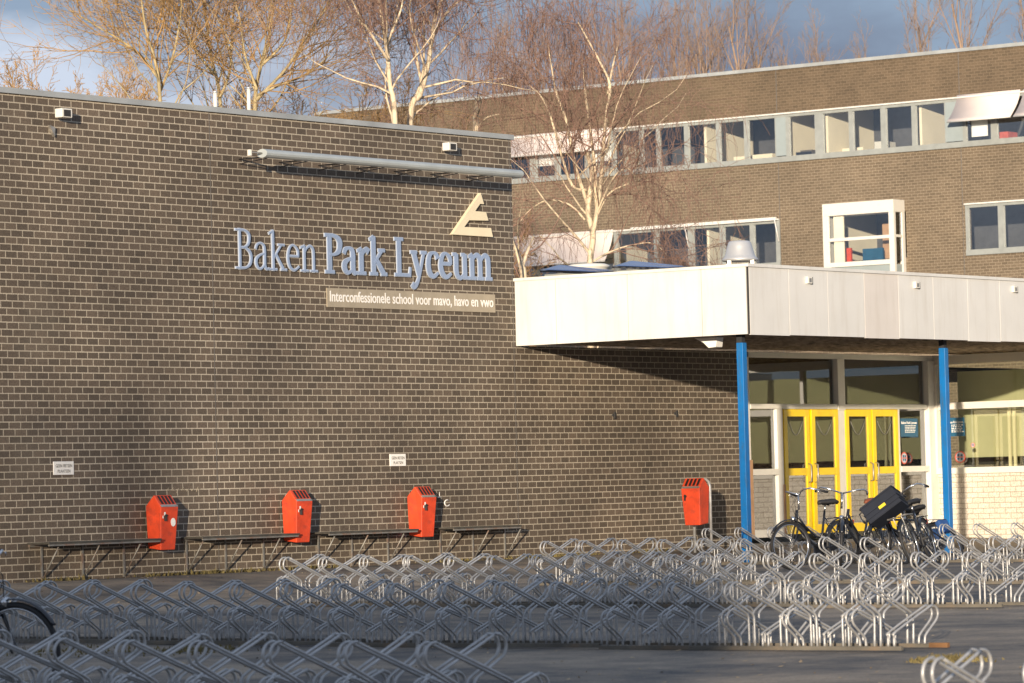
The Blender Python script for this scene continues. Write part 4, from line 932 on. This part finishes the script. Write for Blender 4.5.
LB3 = [([(408, 545), (408, 300), (410, 122), (420, 95), (428, 65), (432, 40), (436, 15), (445, -10), (450, -40)], .09, .025, 16), ([(422, 85), (416, 55), (414, 35), (420, 15)], .04, .012, 8), ([(432, 40), (445, 15), (462, 0), (472, 10)], .035, .01, 8)]
guided_birch('birch_tree', 94, LB3, 'bare birch with leaning white trunk, right of the straight birch', 8, 1.0)
LB4 = [([(476, 545), (476, 300), (476, 130), (475, 115), (478, 98)], .10, .05, 2), ([(475, 120), (481, 105), (479, 95)], .04, .015, 3), ([(476, 130), (486, 118), (500, 114)], .03, .01, 3)]
guided_birch('birch_tree', 100, LB4, 'low bare birch with pale forked top just above the hall roof', 9, .8)
LB5 = [([(524, 545), (524, 300), (521, 265), (514, 245), (508, 225)], .10, .03, 4), ([(522, 268), (528, 250), (534, 235)], .05, .02, 3)]
guided_birch('birch_tree', 90, LB5, 'small pale birch between the hall corner and the canopy', 10, .7)
# ochre trees left, behind the hall
LT = [([(163, 545), (163, 200), (160, 98), (155, 60), (146, 30), (140, -10)], .065, .02, 15), ([(160, 80), (140, 55), (120, 40), (95, 25), (70, 10)], .045, .012, 12), ([(160, 92), (172, 60), (180, 20), (182, -10)], .038, .011, 10)]
guided_birch('bare_tree', 96, LT, 'leftmost bare ochre tree behind the hall roof', 21, 1.35, 'bare ochre trees behind the hall', 'twig', False, .1, 3.6)
LT = [([(225, 545), (224, 200), (220, 100), (212, 60), (206, 20), (200, -20)], .065, .02, 15), ([(214, 75), (195, 50), (182, 30), (170, 15)], .038, .011, 12), ([(220, 98), (230, 70), (232, 30), (236, -10)], .04, .015, 10)]
guided_birch('bare_tree', 99, LT, 'bare ochre tree behind the hall roof above the shorter vent pipe', 22, 1.35, 'bare ochre trees behind the hall', 'twig', False, .1, 3.6)
LT = [([(256, 545), (256, 200), (255, 105), (260, 70), (270, 35), (275, -10)], .075, .02, 16), ([(256, 100), (285, 70), (305, 40), (325, 10), (335, -10)], .045, .012, 14), ([(258, 95), (280, 85), (305, 75), (330, 55)], .038, .011, 12), ([(257, 90), (245, 55), (240, 20), (232, -10)], .038, .011, 10), ([(262, 65), (285, 40), (292, 5), (296, -20)], .038, .011, 12)]
guided_birch('bare_tree', 97, LT, 'spreading many-limbed bare ochre tree above the taller vent pipe', 23, 1.35, 'bare ochre trees behind the hall', 'twig', False, .1, 3.6)
# bushy ochre saplings low behind the hall roof
bp0 = single_tree('bare_shrub_tree', 31, 7.2, 'ash', tpos(300, 104), 'low twiggy ochre tree behind the hall roof, left of the straight birch', ('bark', 'twig'), stems=((0, 0), (.25, .1), (-.25, 0)), r0=.07, group='low twiggy trees behind the hall')
bp0.scale = (1.35, 1.35, 1.55)
for i, (px, Y, sc_, lab) in enumerate(((345, 108, 1.0, 'low twiggy ochre tree just left of the straight birch trunk'), (375, 112, .95, 'low twiggy ochre tree directly behind the two birch trunks'), (190, 110, 1.05, 'low twiggy ochre tree between the two left bare trees'), (110, 112, 1.1, 'low twiggy ochre tree at the left foot of the leftmost ochre tree'), (452, 112, .92, 'low twiggy tree right of the leaning birch'), (60, 118, 1.15, 'low twiggy tree at the far left of the hall roof'))):
    t = copy_tree(bp0); t.location = tpos(px, Y); t.scale = (sc_ * 1.35, sc_ * 1.35, sc_ * 1.62); t.rotation_euler.z = i * 1.3; t['label'] = lab
# upright trees behind the classroom wing
pop = [single_tree('poplar_tree', 40 + k, 20, 'poplar', tpos(700, 190), 'x', ('twig_far', 'twig_far'), r0=.15, group='bare upright trees on the skyline') for k in range(3)]
rs_ = random.Random(4); sky = [(2, 200, .88), (14, 207, .80), (27, 205, .86), (44, 200, .84), (54, 210, .80)]
x_ = 486
while x_ < 800: sky.append((x_, rs_.uniform(186, 206), rs_.uniform(.90, 1.10))); x_ += rs_.uniform(8, 13)
while x_ < 930: sky.append((x_, rs_.uniform(186, 206), rs_.uniform(.90, 1.08))); x_ += rs_.uniform(12, 24)
sky += [(983, 190, 1.12), (1002, 196, 1.16), (1022, 192, 1.15)]
O_ = ['first', 'second', 'third', 'fourth', 'fifth', 'sixth', 'seventh', 'eighth', 'ninth', 'tenth', 'eleventh', 'twelfth', 'thirteenth', 'fourteenth', 'fifteenth', 'sixteenth']
zn = {}
for i, (px, Y, sc_) in enumerate(sky):
    t = pop[i] if i < 3 else copy_tree(pop[i % 3]); t.location = tpos(px, Y); t.scale = (sc_ * 1.05, sc_ * 1.05, sc_ * 1.12); t.rotation_euler.z = i * 2.1
    z_ = 'above the hall at the far left edge' if px < 70 else ('on the skyline behind the white birch' if px < 590 else ('above the roof right of the white birch' if px < 740 else ('above the middle of the classroom roof' if px < 940 else 'above the right end of the classroom roof')))
    k = zn.get(z_, 0); zn[z_] = k + 1
    t['label'] = 'upright bare tree %s, %s from left' % (z_, O_[min(k, 15)])
print(zn)
# ------------------------------------------------------------------ weeds along the wall foot
rg = random.Random(77); wm = MB()
for i in range(2600):
    s = rg.uniform(-16, 5.5); o_ = abs(rg.gauss(0, .10)) + .01
    if math.sin(s * 2.1) + math.sin(s * .73 + 1) + rg.uniform(-1, 1) < 0.2: continue
    p = FA(s, o_); z = G(p.x, p.y); h = rg.uniform(.02, .07) * (1.6 if rg.random() < .1 else 1); a = rg.uniform(0, 6.28); w_ = rg.uniform(.01, .03)
    d = Vector((math.cos(a), math.sin(a), 0)) * w_; l = Vector((rg.uniform(-.04, .04), rg.uniform(-.04, .04), h))
    wm.add([p + Vector((0, 0, z)) - d, p + Vector((0, 0, z)) + d, p + Vector((0, 0, z)) + l], [(0, 1, 2)])
def weed_patch(px, py, rad, n):
    c = GH(px, py)
    for i in range(n):
        p = c + Vector((rg.gauss(0, rad), rg.gauss(0, rad * 1.6), 0)); p.z = G(p.x, p.y); a = rg.uniform(0, 6.28); d = Vector((math.cos(a), math.sin(a), 0)) * .012
        wm.add([p - d, p + d, p + Vector((rg.uniform(-.03, .03), 0, rg.uniform(.015, .05)))], [(0, 1, 2)])
weed_patch(955, 660, .12, 400); weed_patch(925, 662, .06, 120); weed_patch(190, 651, .25, 220); weed_patch(60, 652, .3, 220)
tag(wm.build('weeds', 'weed'), 'moss and short weeds at the foot of the wall', 'weeds', kind='stuff')
lt = MB(); rg = random.Random(9)
for i in range(1100):
    Y = rg.uniform(24, 62); x = rg.uniform(-.135, .135) * Y; 
    if (Vector((x, Y, 0)) - P0).dot(B) < .1: continue
    z = G(x, Y) + .006; a = rg.uniform(0, 6.28); w_ = rg.uniform(.012, .035); d = Vector((math.cos(a), math.sin(a), 0)) * w_; e = Vector((-math.sin(a), math.cos(a), 0)) * w_ * .6; c = Vector((x, Y, z))
    lt.add([c - d, c + e, c + d + Vector((0, 0, rg.uniform(0, .015))), c - e], [(0, 1, 2, 3)])
tag(lt.build('fallen_leaves', 'dead_leaf'), 'small dry leaves and scraps scattered over the asphalt', 'leaves', kind='stuff')
# ------------------------------------------------------------------ unseen block and trees added behind the camera to cast shade
bc = empty('shade_block', (-40, -25, 0), 0, 'unseen flat-roofed brick block added behind the viewer to shade the yard', 'building')
zc = 7.5; xr = 40 - 7.9  # added block's roof height and right end shaped to place the shade edge
MB().box(-40, xr, -10, 0, -.6, zc).build('wall', 'brick_far', bc); MB().box(-40.05, xr + .05, -10.05, .05, zc, zc + .15).build('roof_trim', 'coping', bc)
for i, (x, y, k, lab) in enumerate(((-19.5, -62, .80, 'unseen shade tree added behind the viewer, second from the left'), (-17.0, -66, .76, 'unseen shade tree added behind the viewer, rightmost of four'), (-22.5, -58, .72, 'unseen shade tree added behind the viewer, leftmost of four'), (-18.6, -70, .84, 'unseen shade tree added behind the viewer, third from the left'))):  # unseen trees added for soft shade on the lower hall wall
    t = copy_tree(pop[i % 3]); t.location = (x, y, -.2); t.scale = (k * 1.7, k * 1.7, k); t.rotation_euler.z = i * 1.1; t['label'] = lab; t['group'] = 'unseen shade trees added behind the viewer'
# ------------------------------------------------------------------ light
EL = R(5.9); AZ = R(8.1)
sd = Vector((math.sin(AZ) * math.cos(EL), math.cos(AZ) * math.cos(EL), -math.sin(EL)))
sl = bpy.data.lights.new('sun', 'SUN'); sl.energy = 5.0; sl.angle = R(0.6); sl.color = (1.0, 0.84, 0.64)
so = bpy.data.objects.new('sun', sl); C.objects.link(so); so.rotation_mode = 'QUATERNION'; so.rotation_quaternion = (-sd).to_track_quat('Z', 'Y')
w = bpy.data.worlds.new('World'); bpy.context.scene.world = w; w.use_nodes = True; nt = w.node_tree; N = nt.nodes; L = nt.links
bg = N['Background']; sky_ = N.new('ShaderNodeTexSky'); sky_.sky_type = 'NISHITA'; sky_.sun_disc = False; sky_.sun_elevation = EL; sky_.sun_rotation = math.pi + AZ; sky_.dust_density = 0.7; sky_.air_density = 1.0
tc = N.new('ShaderNodeTexCoord'); mp = N.new('ShaderNodeMapping'); mp.inputs['Scale'].default_value = (9, 9, 22); mp.inputs['Location'].default_value = (3.9, 0.3, 1.7)
L.new(tc.outputs['Generated'], mp.inputs[0]); no = N.new('ShaderNodeTexNoise'); no.inputs['Scale'].default_value = 1; no.inputs['Detail'].default_value = 7; no.inputs['Roughness'].default_value = .52; L.new(mp.outputs[0], no.inputs['Vector'])
cr = N.new('ShaderNodeValToRGB'); cr.color_ramp.elements[0].position = .42; cr.color_ramp.elements[1].position = .58; L.new(no.outputs['Fac'], cr.inputs[0])
n2 = N.new('ShaderNodeTexNoise'); n2.inputs['Scale'].default_value = .5; n2.inputs['Detail'].default_value = 5; L.new(mp.outputs[0], n2.inputs['Vector'])
c2 = N.new('ShaderNodeValToRGB'); c2.color_ramp.elements[0].position = .44; c2.color_ramp.elements[1].position = .58
c2.color_ramp.elements[0].color = (2.3, 2.8, 3.9, 1); c2.color_ramp.elements[1].color = (7.5, 8.4, 10.0, 1); L.new(n2.outputs['Fac'], c2.inputs[0])
bl = N.new('ShaderNodeMix'); bl.data_type = 'RGBA'; bl.inputs[0].default_value = .8; L.new(sky_.outputs[0], bl.inputs[6]); bl.inputs[7].default_value = (3.5, 4.7, 6.9, 1)
mx = N.new('ShaderNodeMix'); mx.data_type = 'RGBA'; L.new(cr.outputs[0], mx.inputs[0]); L.new(bl.outputs[2], mx.inputs[6]); L.new(c2.outputs[0], mx.inputs[7])
L.new(mx.outputs[2], bg.inputs[0]); bg.inputs[1].default_value = 0.064
# ------------------------------------------------------------------ camera
cd = bpy.data.cameras.new('camera'); co = bpy.data.objects.new('camera', cd); C.objects.link(co); bpy.context.scene.camera = co
ex = RV * math.cos(ROLL) - UV * math.sin(ROLL); ey = RV * math.sin(ROLL) + UV * math.cos(ROLL); ez = -FV
m = Matrix((ex, ey, ez)).transposed().to_4x4(); m.translation = EYEP; co.matrix_world = m
cd.sensor_width = 36; cd.lens = 36 * F / W; cd.clip_end = 3000; cd.clip_start = .5
cd.dof.use_dof = True; cd.dof.focus_distance = 60; cd.dof.aperture_fstop = 6.3
sc_ = bpy.context.scene; sc_.render.resolution_x = W; sc_.render.resolution_y = H
sc_.render.engine = 'CYCLES'
sc_.view_settings.view_transform = 'Standard'; sc_.view_settings.look = 'None'; sc_.view_settings.exposure = 0.42; sc_.view_settings.gamma = 1
sc_.cycles.transparent_max_bounces = 16
